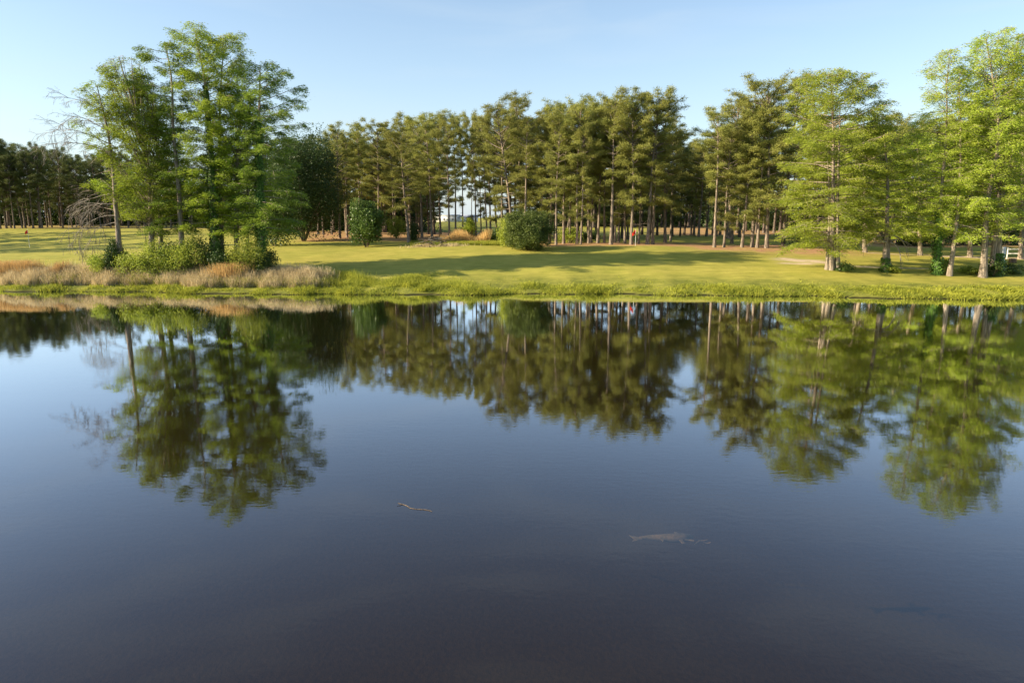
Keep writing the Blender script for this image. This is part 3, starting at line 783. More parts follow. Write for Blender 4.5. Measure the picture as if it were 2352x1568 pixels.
# ------------------------------------------------------------------ pines one can tell apart
# (foot column, distance, top row, prototype, width, label)
G1, G2, G3_ = 'pines of the middle grove', 'pines of the grove behind the round bush', 'pines of the right hand grove'
front = [
    (780, 97, 302, 2, 1.05, G1, 'leftmost golden pine of the middle grove, leafy nearly to the ground'),
    (797, 99, 318, 1, 1.0, G1, 'narrow pine with bare pale trunk next to the leftmost golden pine'),
    (829, 101, 294, 0, 1.0, G1, 'pine rising behind the dark magnolia, pointed top'),
    (871, 104, 288, 4, 1.0, G1, 'rounded pine top between the magnolia and the lone front pine'),
    (906, 103, 291, 3, .8, G1, 'small-headed pine just left of the lone front pine'),
    (938, 88, 308, 4, 1.45, G1, 'lone broad pine standing forward with thick pale trunk and dead side limbs'),
    (945, 104, 278, 0, 1.0, G1, 'tall pine directly behind the lone broad front pine'),
    (970, 98, 270, 1, 1.0, G1, 'pine with straight lit trunk right of the lone front pine'),
    (993, 95, 272, 3, 1.0, G1, 'bare-trunked pine left of the ivied pine above the tan brush'),
    (1011, 101, 271, 0, .95, G1, 'dark trunked pine behind the tan brush'),
    (1033, 92, 282, 4, .9, G1, 'greener pine with ivied trunk above the tan brush'),
    (1048, 99, 272, 3, .8, G1, 'thin pine at the left side of the bright gap in the grove'),
    (1064, 99, 284, 0, .7, G1, 'shaded pine closing the left side of the bright gap above the lime sapling'),
    (1106, 98, 292, 2, .65, G1, 'leafy dark pine between the silhouetted trunk and the half lit trunk'),
    (1083, 96, 330, 3, .5, G1, 'slim dark pine standing inside the bright gap'),
    (1094, 95, 272, 3, .7, G1, 'dark silhouetted pine at the middle of the bright gap'),
    (1119, 93, 276, 3, .7, G1, 'pine with half lit trunk at the right side of the bright gap'),
    (1128, 95, 268, 1, .85, G1, 'dark thick trunk pine right of the bright gap'),
    (1153, 88, 262, 1, 1.0, G2, 'pine behind the pale shrub left of the round bush'),
    (1179, 84, 240, 2, 1.1, G2, 'big golden pine rising right behind the round bush'),
    (1205, 82, 262, 3, 1.0, G2, 'pine with long pale bare trunk above the round bush'),
    (1196, 92, 234, 0, 1.0, G2, 'tall dark-topped pine behind the big golden pine'),
    (1240, 85, 262, 1, 1.0, G2, 'pine hidden at its foot by the right side of the round bush'),
    (1262, 84, 250, 0, 1.0, G2, 'first pine clear of the round bush on its right'),
    (1276, 80, 268, 5, .9, G2, 'front pine with low green boughs right of the round bush'),
    (1294, 82, 243, 1, .95, G2, 'pair-trunk like pine second clear of the bush'),
    (1309, 84, 256, 0, .9, G2, 'pine with ivied lower trunk behind the low boughs'),
    (1324, 80.5, 248, 3, .95, G2, 'pine with dark foot in front of the low green undergrowth'),
    (1335, 79.5, 300, 5, .8, G2, 'short bushy pine in the front of the second grove'),
    (1333, 88, 238, 2, .95, G2, 'pointed crown in the centre of the second grove'),
    (1351, 82, 262, 1, .9, G2, 'pale trunk pine left of the leafy ivied stem'),
    (1358, 84, 250, 0, .9, G2, 'leafy ivied stem pine in the second grove'),
    (1374, 83, 244, 3, 1.0, G2, 'pine with a slightly leaning pale trunk right of the ivied stem'),
    (1388, 83, 262, 1, .85, G2, 'slim pine behind the straw bed centre'),
    (1404, 79, 226, 0, 1.1, G2, 'thick plated trunk pine left of the red flag with high crown'),
    (1413, 83, 250, 3, .85, G2, 'pinkish lit trunk pine behind the thick plated one'),
    (1421, 86, 240, 1, .9, G2, 'thin pine just right of the pinkish lit trunk'),
    (1436, 82, 256, 5, .9, G2, 'pale clean trunk pine with low boughs left of the red flag'),
    (1451, 78.5, 224, 2, 1.0, G2, 'dark footed pine touching the red flag on its left'),
    (1467, 81, 262, 1, .8, G2, 'thinnest pale trunk pine immediately right of the red flag'),
    (1486, 79, 220, 0, 1.15, G2, 'tall heavy crowned pine second from the right end of the grove'),
    (1500, 80, 236, 4, 1.1, G2, 'last front pine at the right end of the grove'),
    (1528, 86, 262, 2, 1.15, G2, 'dark bulky pine sloping down to the gap at the grove end'),
    (1540, 92, 312, 0, 1.0, G2, 'lower shaded pine at the edge of the gap between groves'),
    (1641, 76.5, 250, 3, 1.05, G3_, 'pine with open tufted top, leftmost of the right hand grove'),
    (1662, 77, 300, 5, 1.0, G3_, 'golden pine with drooping boughs beside the open tufted one'),
    (1704, 76.5, 262, 5, 1.05, G3_, 'golden pine with slim trunk in the middle of the right hand grove'),
    (1729, 77, 215, 2, 1.1, G3_, 'left one of the two close trunks in the right hand grove'),
    (1738, 76, 232, 1, 1.0, G3_, 'brown right one of the two close trunks in the right hand grove'),
    (1761, 76, 192, 0, 1.2, G3_, 'tallest pine of the right hand grove with dense dark head'),
    (1797, 80, 204, 2, 1.1, G3_, 'pine half hidden behind the broad light green cypress'),
    (1680, 86, 238, 0, 1.0, G3_, 'pine behind the golden drooping one with head just above it'),
]
for fi, (q, Y, tq, v, wd, grp, lb) in enumerate(front):
    X = xat(q, Y, gz(xat(q, Y), Y))
    place_pine(PINES[v + 6 * (fi % 2)], X, Y, zat(tq, Y), lb, grp, wide=wd)

# woods behind: rows of pines nothing tells apart
rng = np.random.default_rng(99)


def rows(q0, q1, Y0, Y1, n, t0, t1, label, group, protos, skip=None, wide=1.1):
    for i in range(n):
        u = (i + rng.uniform(0, 1)) / n
        q = q0 + (q1 - q0) * u; Y = rng.uniform(Y0, Y1)
        if skip and skip[0] < q < skip[1]: continue
        tq = (t0 + (t1 - t0) * u) + rng.normal(0, 11)
        X = xat(q, Y, 3.)
        place_pine(protos[rng.integers(len(protos))], X, Y, zat(tq, Y), label, group, wide=wide * rng.uniform(.9, 1.2))


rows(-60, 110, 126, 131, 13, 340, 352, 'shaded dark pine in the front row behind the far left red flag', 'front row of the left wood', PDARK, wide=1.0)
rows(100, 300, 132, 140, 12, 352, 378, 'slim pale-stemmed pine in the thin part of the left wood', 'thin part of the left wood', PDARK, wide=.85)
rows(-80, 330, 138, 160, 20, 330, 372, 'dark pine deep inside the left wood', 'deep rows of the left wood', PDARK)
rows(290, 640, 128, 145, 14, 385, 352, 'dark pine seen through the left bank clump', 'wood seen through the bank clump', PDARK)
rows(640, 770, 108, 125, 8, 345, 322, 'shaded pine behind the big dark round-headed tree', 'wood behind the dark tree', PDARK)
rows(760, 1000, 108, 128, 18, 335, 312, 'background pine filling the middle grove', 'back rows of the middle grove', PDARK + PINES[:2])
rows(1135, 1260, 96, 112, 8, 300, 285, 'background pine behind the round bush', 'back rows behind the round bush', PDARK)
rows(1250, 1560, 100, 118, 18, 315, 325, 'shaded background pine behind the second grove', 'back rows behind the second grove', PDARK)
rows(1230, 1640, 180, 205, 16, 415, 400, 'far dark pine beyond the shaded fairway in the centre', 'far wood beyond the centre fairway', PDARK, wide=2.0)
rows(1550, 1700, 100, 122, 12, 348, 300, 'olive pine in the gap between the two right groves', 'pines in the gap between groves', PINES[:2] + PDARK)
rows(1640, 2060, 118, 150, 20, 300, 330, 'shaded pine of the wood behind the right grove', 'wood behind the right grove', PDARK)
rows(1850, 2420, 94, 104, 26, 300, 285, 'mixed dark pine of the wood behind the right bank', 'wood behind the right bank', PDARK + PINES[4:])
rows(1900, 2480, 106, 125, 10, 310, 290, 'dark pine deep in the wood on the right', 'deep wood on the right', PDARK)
rows(860, 1000, 125, 215, 26, 400, 400, 'pine added deep behind the middle grove to shade the far turf', 'pines added behind the middle grove for shade', PDARK, wide=1.3)  # mostly hidden pines, added so their shadows darken the gap turf
rows(850, 985, 235, 390, 12, 425, 440, 'pine added far beyond the middle grove to shade the distant turf', 'far stand added beyond the middle grove for shade', PDARK, wide=1.6)  # added stand, there only to throw shade on the distant gap turf
# the row standing left of the picture, whose shade lies over the far fairway
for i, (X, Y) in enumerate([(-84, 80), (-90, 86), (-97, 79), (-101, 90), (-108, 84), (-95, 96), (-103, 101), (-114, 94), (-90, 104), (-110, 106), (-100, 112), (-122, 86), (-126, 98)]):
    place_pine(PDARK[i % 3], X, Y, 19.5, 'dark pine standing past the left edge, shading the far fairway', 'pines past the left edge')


# dark undergrowth closing the far woods at their foot
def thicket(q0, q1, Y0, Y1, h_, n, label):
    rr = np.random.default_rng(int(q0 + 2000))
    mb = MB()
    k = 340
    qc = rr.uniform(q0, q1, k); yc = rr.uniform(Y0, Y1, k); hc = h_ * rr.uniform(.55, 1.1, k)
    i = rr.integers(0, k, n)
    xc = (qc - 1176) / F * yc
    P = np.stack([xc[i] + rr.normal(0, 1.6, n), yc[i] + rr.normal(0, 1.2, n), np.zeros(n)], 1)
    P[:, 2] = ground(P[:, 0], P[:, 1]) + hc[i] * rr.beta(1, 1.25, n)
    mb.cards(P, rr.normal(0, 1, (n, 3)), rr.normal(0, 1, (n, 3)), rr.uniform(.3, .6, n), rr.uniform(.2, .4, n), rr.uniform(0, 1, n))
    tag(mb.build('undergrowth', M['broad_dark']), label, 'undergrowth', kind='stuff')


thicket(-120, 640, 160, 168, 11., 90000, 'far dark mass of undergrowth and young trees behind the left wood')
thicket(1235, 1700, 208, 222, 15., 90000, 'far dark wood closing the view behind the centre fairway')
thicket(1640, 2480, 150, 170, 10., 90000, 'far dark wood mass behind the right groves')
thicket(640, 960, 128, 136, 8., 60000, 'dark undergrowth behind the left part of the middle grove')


# ------------------------------------------------------------------ bushes and small trees
def leaf_cloud(mb, rng, c, R, n, size, clumps=40, shell=.75, sag=0., cl_r=.22):
    c = np.array(c, float); R = np.array(R, float)
    d = rng.normal(0, 1, (clumps, 3)); d /= np.linalg.norm(d, axis=1)[:, None]
    rr = shell + (1 - shell) * rng.uniform(0, 1, clumps) ** .5
    rr *= np.where(rng.random(clumps) < .12, 1.16, 1.0) * rng.uniform(.82, 1.08, clumps) * (1 + .13 * np.sin(d[:, 0] * 4 + clumps) * np.cos(d[:, 2] * 3.3 + .5))
    cc = d * rr[:, None]
    k = rng.integers(0, clumps, n)
    P = cc[k] + np.clip(rng.normal(0, cl_r, (n, 3)), -1.7 * cl_r, 1.7 * cl_r)
    inner = rng.random(n) < .22
    P[inner] = d[k[inner]] * rng.uniform(0, .75, inner.sum())[:, None] + rng.normal(0, .12, (inner.sum(), 3))
    P = P * R + c
    D = rng.normal(0, 1, (n, 3)); N_ = rng.normal(0, 1, (n, 3)) + (P - c) / R * .9
    t = np.clip(rng.uniform(0, .6, clumps)[k] + rng.uniform(0, .4, n), 0, 1)
    mb.cards(P, D, N_, rng.uniform(.7, 1.3, n) * size, rng.uniform(.45, .75, n) * size, t)


def bush(name, label, cat, q, Y, w_, h_, leaf, n, size=.16, group=None, stems=5, seed=1, dy=None, clumps=40, lift=.0, shell=.75, stem_r=.035, bark='brown_bark', squash=0.0, cl_r=.22):
    rng = np.random.default_rng(seed)
    X = xat(q, Y, gz(xat(q, Y), Y)); z = gz(X, Y)
    r = thing(name, label, cat, (X, Y, z - .05), group)
    cb, tb = MB(), MB()
    leaf_cloud(cb, rng, (0, 0, lift + h_ * .5), (w_ / 2, (dy or w_) / 2, h_ * .5), n, size, clumps, shell, cl_r=cl_r)
    cb.v[0][:, 2] = np.maximum(cb.v[0][:, 2], rng.uniform(.0, .12))
    for k in range(stems):
        a = rng.uniform(0, 6.28)
        make_branch(tb, rng, (math.cos(a) * .1, math.sin(a) * .1, 0), a, 1.25, (lift + h_ * .75), stem_r, -.45, 6, .12, 7)
    tb.build('trunk' if lift > .3 else 'stem', M[bark], r, True)
    cb.build('crown' if lift > .3 else 'foliage', M[leaf], r)
    return r


bush('round_bush', 'big dense rounded green bush at the edge of the fairway', 'bush', 1213, 73, 5.0, 4.1, 'round', 34000, .14, seed=71, clumps=190, shell=.84, cl_r=.10)
bush('pale_shrub', 'pale loose shrub tucked against the left of the big round bush', 'shrub', 1170, 77, 2.6, 3.5, 'shrub', 5500, .16, seed=72, clumps=40)
bush('magnolia_tree', 'small dark glossy magnolia standing alone on the fairway', 'magnolia tree', 842, 81, 3.7, 4.3, 'broad', 15000, .22, seed=73, clumps=44, lift=.7, shell=.62, stems=7, stem_r=.07)
bush('lime_sapling', 'bright lime sapling above the tan brush', 'sapling', 1075, 88, 1.9, 2.3, 'lime', 2600, .17, seed=74, lift=.6, clumps=26)
bush('dark_shrub', 'low dark green shrub between the tan brush and the round bush', 'shrub', 1138, 85, 2.0, 1.7, 'broad', 2500, .15, seed=75)
bush('green_shrub', 'dark shrub at the foot of the lone front pine', 'shrub', 949, 90, 1.6, 2.4, 'broad_dark', 2500, .18, seed=76)
bush('green_shrub', 'light green young tree left of the lone front pine', 'young tree', 912, 97, 2.4, 2.6, 'shrub', 2800, .18, seed=77, lift=.3)
bush('green_shrub', 'light green undergrowth in front of the second grove', 'shrub', 1310, 84, 3.0, 1.7, 'shrub', 3200, .15, seed=78)
bush('green_shrub', 'low leafy undergrowth behind the short bushy pine', 'shrub', 1345, 87, 3.0, 1.5, 'broad', 2600, .15, seed=79)
# the dark tree right of the clump
bush('dark_tree', 'large dark round-headed tree with low hanging boughs right of the clump', 'tree', 698, 92, 10.5, 12.4, 'broad_dark', 60000, .21, seed=80, clumps=210, lift=.9, stems=7, stem_r=.16, shell=.7, cl_r=.14)
bush('green_tree', 'mid green tree behind the ivied cypress, left of the dark round-headed tree', 'tree', 630, 84, 5.5, 8.0, 'broad', 13000, .24, seed=81, clumps=90, lift=.8, stems=5, stem_r=.12)
# undergrowth on the left bank
for i, (q, Y, w_, h_, mat_, lb) in enumerate([
    (240, 60.5, 2.2, 1.5, 'shrub', 'yellow green low shrub at the left end of the undergrowth'),
    (270, 60.0, 1.3, 2.2, 'broad_dark', 'dark shrub hugging the foot of the half bare tree'),
    (312, 59.6, 2.4, 1.7, 'shrub', 'bright green shrub right of the half bare tree'),
    (352, 59.0, 2.4, 2.3, 'shrub', 'shrub spilling forward into the reeds under the fan-limbed cypress'),
    (392, 60.2, 2.4, 2.2, 'broad', 'dark leaved shrub under the slim cypresses'),
    (430, 59.2, 2.6, 2.2, 'shrub', 'broad leafy shrub in the middle of the undergrowth'),
    (470, 60.3, 2.4, 2.3, 'broad', 'dark shrub left of the tallest ivied trunk'),
    (512, 59.6, 2.2, 1.9, 'broad_dark', 'shaded shrub at the foot of the pale straight trunk'),
    (548, 60.4, 1.8, 1.4, 'broad', 'low shrub round the swollen dark foot'),
    (572, 58.6, 2.4, 2.6, 'shrub', 'yellow green shrub against the dark ivied trunk'),
    (612, 59.4, 1.6, 1.6, 'broad', 'small shrub at the right end of the undergrowth')]):
    bush('undergrowth_shrub', lb, 'shrub', q, Y, w_ * 1.25, h_ * 1.4, mat_, 5200, .14, group='undergrowth shrubs on the left bank', seed=100 + i, clumps=34)
for i, (q, Y, w_, h_, mat_, lb) in enumerate([
    (1935, 60.6, 1.5, .8, 'broad', 'low weeds at the foot of the three joined trunks'),
    (2048, 60.2, 1.1, .6, 'shrub', 'leafy tuft at the foot of the forked trunk'),
    (2170, 60, 1.1, 1.3, 'shrub', 'vine covered shrub between the two slender trunks'),
    (2278, 59, 1.6, 1.5, 'broad', 'bush between the pale trunk and the brown split trunk'),
    (2320, 60, 2.0, .8, 'broad', 'low dark weeds right of the brown split trunk'),
    (2230, 60, 1.8, .6, 'shrub', 'low weeds left of the thick pale trunk'),
    (1830, 78, 3.2, 2.0, 'broad', 'shrub under the far side of the broad light green cypress'),
    (2075, 92, 5., 3.2, 'broad_dark', 'dark thicket behind the snapped-limb cypress'),
    (2130, 90, 5., 3.8, 'broad_dark', 'dark thicket behind the vined trunk'),
    (2215, 92, 5.5, 3.4, 'broad_dark', 'dark thicket seen between the slender and thick pale trunks'),
    (2340, 92, 5.5, 4.2, 'broad_dark', 'dark thicket beyond the white rail at the edge')]):
    bush('bank_shrub', lb, 'shrub', q, Y, w_, h_, mat_, 1500 if w_ < 4 else 6000, .14 if w_ < 4 else .22, group='shrubs round the right bank trees', seed=130 + i, clumps=24)


# ------------------------------------------------------------------ ground cover along the water
def scatter(n, q0, q1, d0, d1, r):
    q = r.uniform(q0, q1, n); d = r.uniform(d0, d1, n)
    Y = np.interp(q, COLS, SH) + d
    X = (q - 1176) / F * Y
    s = shore_y(np.clip(1176 + F * X / Y, COLS[0], COLS[-1]), X)
    Y = s + d
    return X, Y, d


r = np.random.default_rng(5)
sb = MB()
X, Y, d = scatter(95000, -250, 2620, -.12, 5.2, r)
cl = np.sin(X * 1.9 + 2 * np.sin(Y * 1.3)) + np.sin(X * .6 + Y) + r.normal(0, .7, len(X))
qq = 1176 + F * X / Y
dm = np.interp(qq, [0, 700, 1100, 1500, 2000, 2400], [2.0, 2.0, 2.6, 2.3, 3.4, 4.2]) + .5 * np.sin(X * .9) + .3 * np.sin(X * 2.3)
keep = ((d < dm * .7) | (r.random(len(X)) < np.clip(1.1 - (d - dm * .7) / 1.4, .04, 1))) & (cl > -1.3) & ((d > .7) | (np.sin(X * .37 + 1) + np.sin(X * 1.13) + r.normal(0, .4, len(X)) > -.6))
keep &= ~((qq < 720) & (d > 2.2) & (r.random(len(X)) < .8))
X, Y, d, cl, qq = X[keep], Y[keep], d[keep], cl[keep], qq[keep]
Hh = (.08 + .15 * np.clip(cl * .5 + .5, 0, 1.6)) * r.uniform(.6, 1.5, len(X)) * np.clip(1.35 - d / 5, .3, 1.2)
Hh *= np.where(qq < 760, .75, .9)
Hh *= .75 + .55 * (np.sin(X * .9 + Y) * np.sin(X * .37 + 2) > .15) + .5 * (np.sin(X * 1.7 + 1) * np.sin(X * .71) > .6)
z = np.maximum(ground(X, Y), -.05)
P = np.stack([X, Y, z - .02], 1)
sb.blades(P, Hh, r.uniform(.03, .075, len(X)), np.stack([r.normal(0, .8, len(X)), r.normal(-.1, .8, len(X)), np.zeros(len(X))], 1),
          np.clip(.62 - .3 * np.sin(X * .8 + 3 * np.sin(Y * .7)) * np.sin(X * 2.3 + Y) + .1 * np.sin(X * .2) + r.normal(0, .2, len(X)), 0, 1))
tag(sb.build('shore_grass', M['shore']), 'bright green grass and weeds along the water edge', 'grass', kind='stuff')

# taller yellow-green grass on the bank in the middle
sb = MB()
X, Y, d = scatter(42000, 690, 1130, 2.2, 8.0, r)
qq = 1176 + F * X / Y
tall = np.clip((1130 - qq) / 260, 0, 1) * np.clip((qq - 690) / 70, 0, 1)
keep = (r.random(len(X)) < tall * 1.2) & (d < 5.3 + 1.2 * np.sin(X * .7) + r.normal(0, .5, len(X)))
tall = tall[keep]
X, Y, d = X[keep], Y[keep], d[keep]
cl = np.sin(X * 1.3) + np.sin(X * .5 + Y * 1.2)
sb.blades(np.stack([X, Y, ground(X, Y) - .02], 1), (.3 + .13 * cl) * r.uniform(.5, 1.4, len(X)) * (.35 + .8 * tall), .035,
          np.stack([r.normal(0, .25, len(X)), r.normal(0, .25, len(X)), np.zeros(len(X))], 1), r.uniform(.3, 1, len(X)))
tag(sb.build('tall_grass', M['shore']), 'taller yellow-green grass on the bank right of the reeds', 'grass', kind='stuff')

# green grass growing up through the reeds
sb = MB()
X, Y, d = scatter(34000, -250, 780, 1.8, 7.5, r)
keep = np.sin(X * .8 + 1) + np.sin(Y * 1.7 + X * .3) + r.normal(0, .6, len(X)) > .1
X, Y, d = X[keep], Y[keep], d[keep]
sb.blades(np.stack([X, Y, ground(X, Y) - .02], 1), r.uniform(.25, .85, len(X)), .03,
          np.stack([r.normal(0, .3, len(X)), r.normal(0, .3, len(X)), np.zeros(len(X))], 1), r.uniform(.1, .8, len(X)))
tag(sb.build('reed_grass', M['shore']), 'green grass growing up through the dry reeds', 'grass', kind='stuff')

# dry reeds
sb = MB()
X, Y, d = scatter(112000, -250, 775, 1.9, 6.6, r)
cl = .7 * np.sin(X * 1.1 + 1 + Y) + .7 * np.sin(X * .45 + Y * .8) + .6 * np.sin(X * 3.7 + 2 * Y) + .4 * np.sin(X * 7.1) + r.normal(0, .5, len(X))
qq = 1176 + F * X / Y
keep = (cl > -2.0 + r.normal(0, .9, len(X))) & (r.random(len(X)) < np.clip((760 + 25 * np.sin(Y * 2.3) - qq) / 60, 0, 1)) & (r.random(len(X)) < np.clip(1.4 - (d - 4.6) / 2, 0, 1))
X, Y, d, cl = X[keep], Y[keep], d[keep], cl[keep]
Hh = np.clip(.85 + .07 * cl, .4, 1.3) * r.uniform(.3, 1.35, len(X)) * np.clip(.65 + .2 * (d - 2.), .5, 1.1)
sb.blades(np.stack([X, Y, ground(X, Y) - .02], 1), Hh, r.uniform(.018, .045, len(X)),
          np.stack([r.normal(0, .2, len(X)), r.normal(0, .2, len(X)), np.zeros(len(X))], 1), np.clip(.4 + .15 * cl + r.normal(0, .2, len(X)), 0, 1))
tag(sb.build('dry_reeds', M['reed']), 'dry tan reeds in a belt along the left shore', 'reeds', kind='stuff')


def sedge(label, q, Y, wd, h_, n, seed):
    rr = np.random.default_rng(seed)
    X0 = xat(q, Y, gz(xat(q, Y), Y)); z0 = gz(X0, Y)
    mb = MB()
    X = rr.normal(0, wd / 3.2, n); Yd = rr.normal(0, .45, n)
    P = np.stack([X, Yd, ground(X0 + X, Y + Yd) - z0 - .02], 1)
    mb.blades(P, h_ * rr.uniform(.5, 1.15, n), .03, np.stack([X * .12 + rr.normal(0, .13, n), rr.normal(0, .15, n), np.zeros(n)], 1), rr.uniform(.1, 1, n))
    o = mb.build('sedge_clump', M['sedge']); o.location = (X0, Y, z0)
    tag(o, label, 'sedge clump', 'gold sedge clumps among the reeds')


sedge('orange gold sedge clump at the far left of the reeds', 12, 60.5, 1.8, 1.5, 2200, 1)
sedge('gold sedge clump second from the left edge of the reeds', 58, 60.5, 2.0, 1.5, 2600, 2)
sedge('orange sedge clump in front of the dark ivied trunk', 528, 57.8, 2.0, 1.5, 2600, 3)
sedge('small pale gold sedge tuft between the left clumps and the bushes', 140, 60.3, .7, 1.4, 700, 4)

# tan brush in the grove
sb = MB()
n = 9000
qv = r.uniform(1015, 1125, n); Yv = r.uniform(83, 90, n)
Xv = (qv - 1176) / F * Yv * 1.0
sb.blades(np.stack([Xv, Yv, ground(Xv, Yv) - .02], 1), r.uniform(.5, 1.7, n) * (.75 + .3 * np.sin(Xv * 1.7)), .04,
          np.stack([r.normal(0, .2, n), r.normal(0, .2, n), np.zeros(n)], 1), r.uniform(0, 1, n))
tag(sb.build('tan_brush', M['sedge']), 'tall tan brush growing under the bright gap in the grove', 'brush', kind='stuff')
sb = MB()
n = 12000
qv = r.uniform(945, 1165, n); Yv = r.uniform(79, 84, n)
Xv = (qv - 1176) / F * Yv
sb.blades(np.stack([Xv, Yv, ground(Xv, Yv) - .02], 1), r.uniform(.15, .5, n), .04,
          np.stack([r.normal(0, .3, n), r.normal(0, .3, n), np.zeros(n)], 1), r.uniform(.3, 1, n))
tag(sb.build('rough_grass', M['shore']), 'unmown yellow grass in front of the tan brush', 'grass', kind='stuff')


# ------------------------------------------------------------------ brush pile
def stick_pile():
    rr = np.random.default_rng(8)
    X0 = xat(1003, 78, 2.8); z0 = gz(X0, 78)
    t = thing('brush_pile', 'low heap of cut grey-brown branches on the fairway', 'brush pile', (X0, 78, z0))
    for k in range(60):
        mb = MB()
        x = rr.normal(0, .75); y = rr.normal(0, .4)
        top = max(.08, 1.2 - abs(x) * .55)
        p = np.array([x, y, rr.uniform(.02, top)])
        Ln = rr.uniform(.4, 1.2)
        make_branch(mb, rr, p - rot_dir(0, 0) * Ln * .35, rr.normal(0, .5) + (math.pi if rr.random() < .5 else 0), rr.normal(.05, .25), Ln, rr.uniform(.03, .09), rr.normal(-.2, .2), 6, .12, 5)
        mb.build('branch', M['dead_bark' if k % 4 == 0 else 'brown_bark'], t, True)
    mb = MB()
    leaf_cloud(mb, rr, (.1, -.3, .25), (.7, .4, .3), 700, .12, 20)
    mb.build('weeds', M['shrub'], t)
    mb = MB(); n = 1500
    xx = rr.normal(0, 1.4, n); yy = rr.normal(-.2, .5, n)
    mb.blades(np.stack([xx, yy, ground(X0 + xx, 78 + yy) - z0], 1), rr.uniform(.1, .4, n), .035, np.stack([rr.normal(0, .5, n), rr.normal(0, .4, n), np.zeros(n)], 1), rr.uniform(0, 1, n))
    mb.build('dead_grass', M['reed'], t)


stick_pile()


# ------------------------------------------------------------------ flags
def plain(name, c, rough=.5, metal=0.):
    return solidmat(name, tuple(v * .88 for v in c), c, (3, 3, 3), rough, .05)


M['white'] = plain('white_paint', (.78, .77, .74))
M['red'] = leafmat('red_cloth', (.62, .03, .02), (.75, .05, .03), .35)
M['dark'] = plain('dark_paint', (.03, .03, .05))
M['timber'] = solidmat('brown_timber', (.12, .08, .05), (.26, .18, .12), (6, 6, 20))


def flag(label, q, Y, zb_off, H, side, seed):
    X = xat(q, Y, 2.4); z = gz(X, Y)
    t = thing('golf_flag', label, 'golf flag', (X, Y, z), 'red flags marking the holes')
    mb = MB(); mb.tube([(0, 0, -.1), (0, 0, H * .5), (0, 0, H)], [.022, .02, .016], 8, True); mb.build('pole', M['white'], t, True)
    mb = MB(); mb.tube([(0, 0, H), (0, 0, H + .02), (0, 0, H + .045)], [.016, .028, .01], 8); mb.build('cap', M['white'], t, True)
    mb = MB(); nx, nz_ = 12, 8
    W_, Hf = .44, .46
    V = []
    for i in range(nx + 1):
        for j in range(nz_ + 1):
            u = i / nx; v = j / nz_
            x = side * W_ * u * (.92 - .1 * v)
            V.append((x, .06 * math.sin(u * 6 + v * 2), H - .03 - Hf * v * (1 - .25 * u) - u * .30 + .05 * math.sin(u * 5)))
    ii = np.arange((nx + 1) * (nz_ + 1)).reshape(nx + 1, nz_ + 1)
    mb.quads(V, np.stack([ii[:-1, :-1], ii[1:, :-1], ii[1:, 1:], ii[:-1, 1:]], -1).reshape(-1, 4))
    o = mb.build('flag_cloth', M['red'], t, True)
    md = o.modifiers.new('thickness', 'SOLIDIFY'); md.thickness = .008


flag('red golf flag on a thin white pole on the far left green', 67.5, 91, 0, 2.35, -1, 1)
flag('red golf flag in front of the pines at the crest of the centre green', 1459, 76.6, 0, 1.75, -1, 2)


# ------------------------------------------------------------------ far buildings through the gap
def hall(name, label, q, Y, L_, D_, Hw, Hr, wallc, roofc, opening=None, yaw=0.):
    X = xat(q, Y, 3.4); z = gz(X, Y)
    t = thing(name, label, 'building', (X, Y, z)); t.rotation_euler = (0, 0, yaw)
    mb = MB()
    segs = [(-L_ / 2, L_ / 2)] if not opening else [(-L_ / 2, opening[0]), (opening[1], L_ / 2)]
    for a, b in segs: mb.box(a, b, -D_ / 2, -D_ / 2 + .2, 0, Hw)
    if opening: mb.box(opening[0], opening[1], -D_ / 2, -D_ / 2 + .2, opening[2], Hw)
    mb.box(-L_ / 2, L_ / 2, D_ / 2 - .2, D_ / 2, 0, Hw)
    mb.box(-L_ / 2, -L_ / 2 + .2, -D_ / 2 + .2, D_ / 2 - .2, 0, Hw); mb.box(L_ / 2 - .2, L_ / 2, -D_ / 2 + .2, D_ / 2 - .2, 0, Hw)
    mb.build('wall', wallc, t)
    rb = MB()
    e = .4
    V = [(-L_ / 2 - e, -D_ / 2 - e, Hw), (L_ / 2 + e, -D_ / 2 - e, Hw), (L_ / 2 + e, D_ / 2 + e, Hw), (-L_ / 2 - e, D_ / 2 + e, Hw),
         (-L_ / 2 - e, 0, Hw + Hr), (L_ / 2 + e, 0, Hw + Hr)]
    rb.quads(V, [(0, 1, 5, 4), (2, 3, 4, 5), (0, 4, 3, -1), (1, 2, 5, -1), (3, 2, 1, 0)])
    rb.build('roof', roofc, t)
    if not opening:
        for k in range(5):
            wbm = MB(); x = -L_ / 2 + L_ * (k + .5) / 5
            wbm.box(x - .5, x + .5, -D_ / 2 - .05, -D_ / 2 - .003, 1., 2.1); wbm.build('window', M['dark'], t)
    return t


hall('farm_building', 'long low cream building far off in the bright gap between pines', 1028, 400, 15, 7, 3.6, .5, M['white'], plain('grey_roof', (.4, .41, .43)), yaw=-.5)
hall('farm_shed', 'grey-roofed shed with a black open bay seen through the gap', 1073, 400, 12, 9, 2.5, 1.5, plain('grey_wall', (.62, .63, .66)), plain('slate_roof', (.45, .46, .5)), opening=(-.2, 4.0, 2.0))

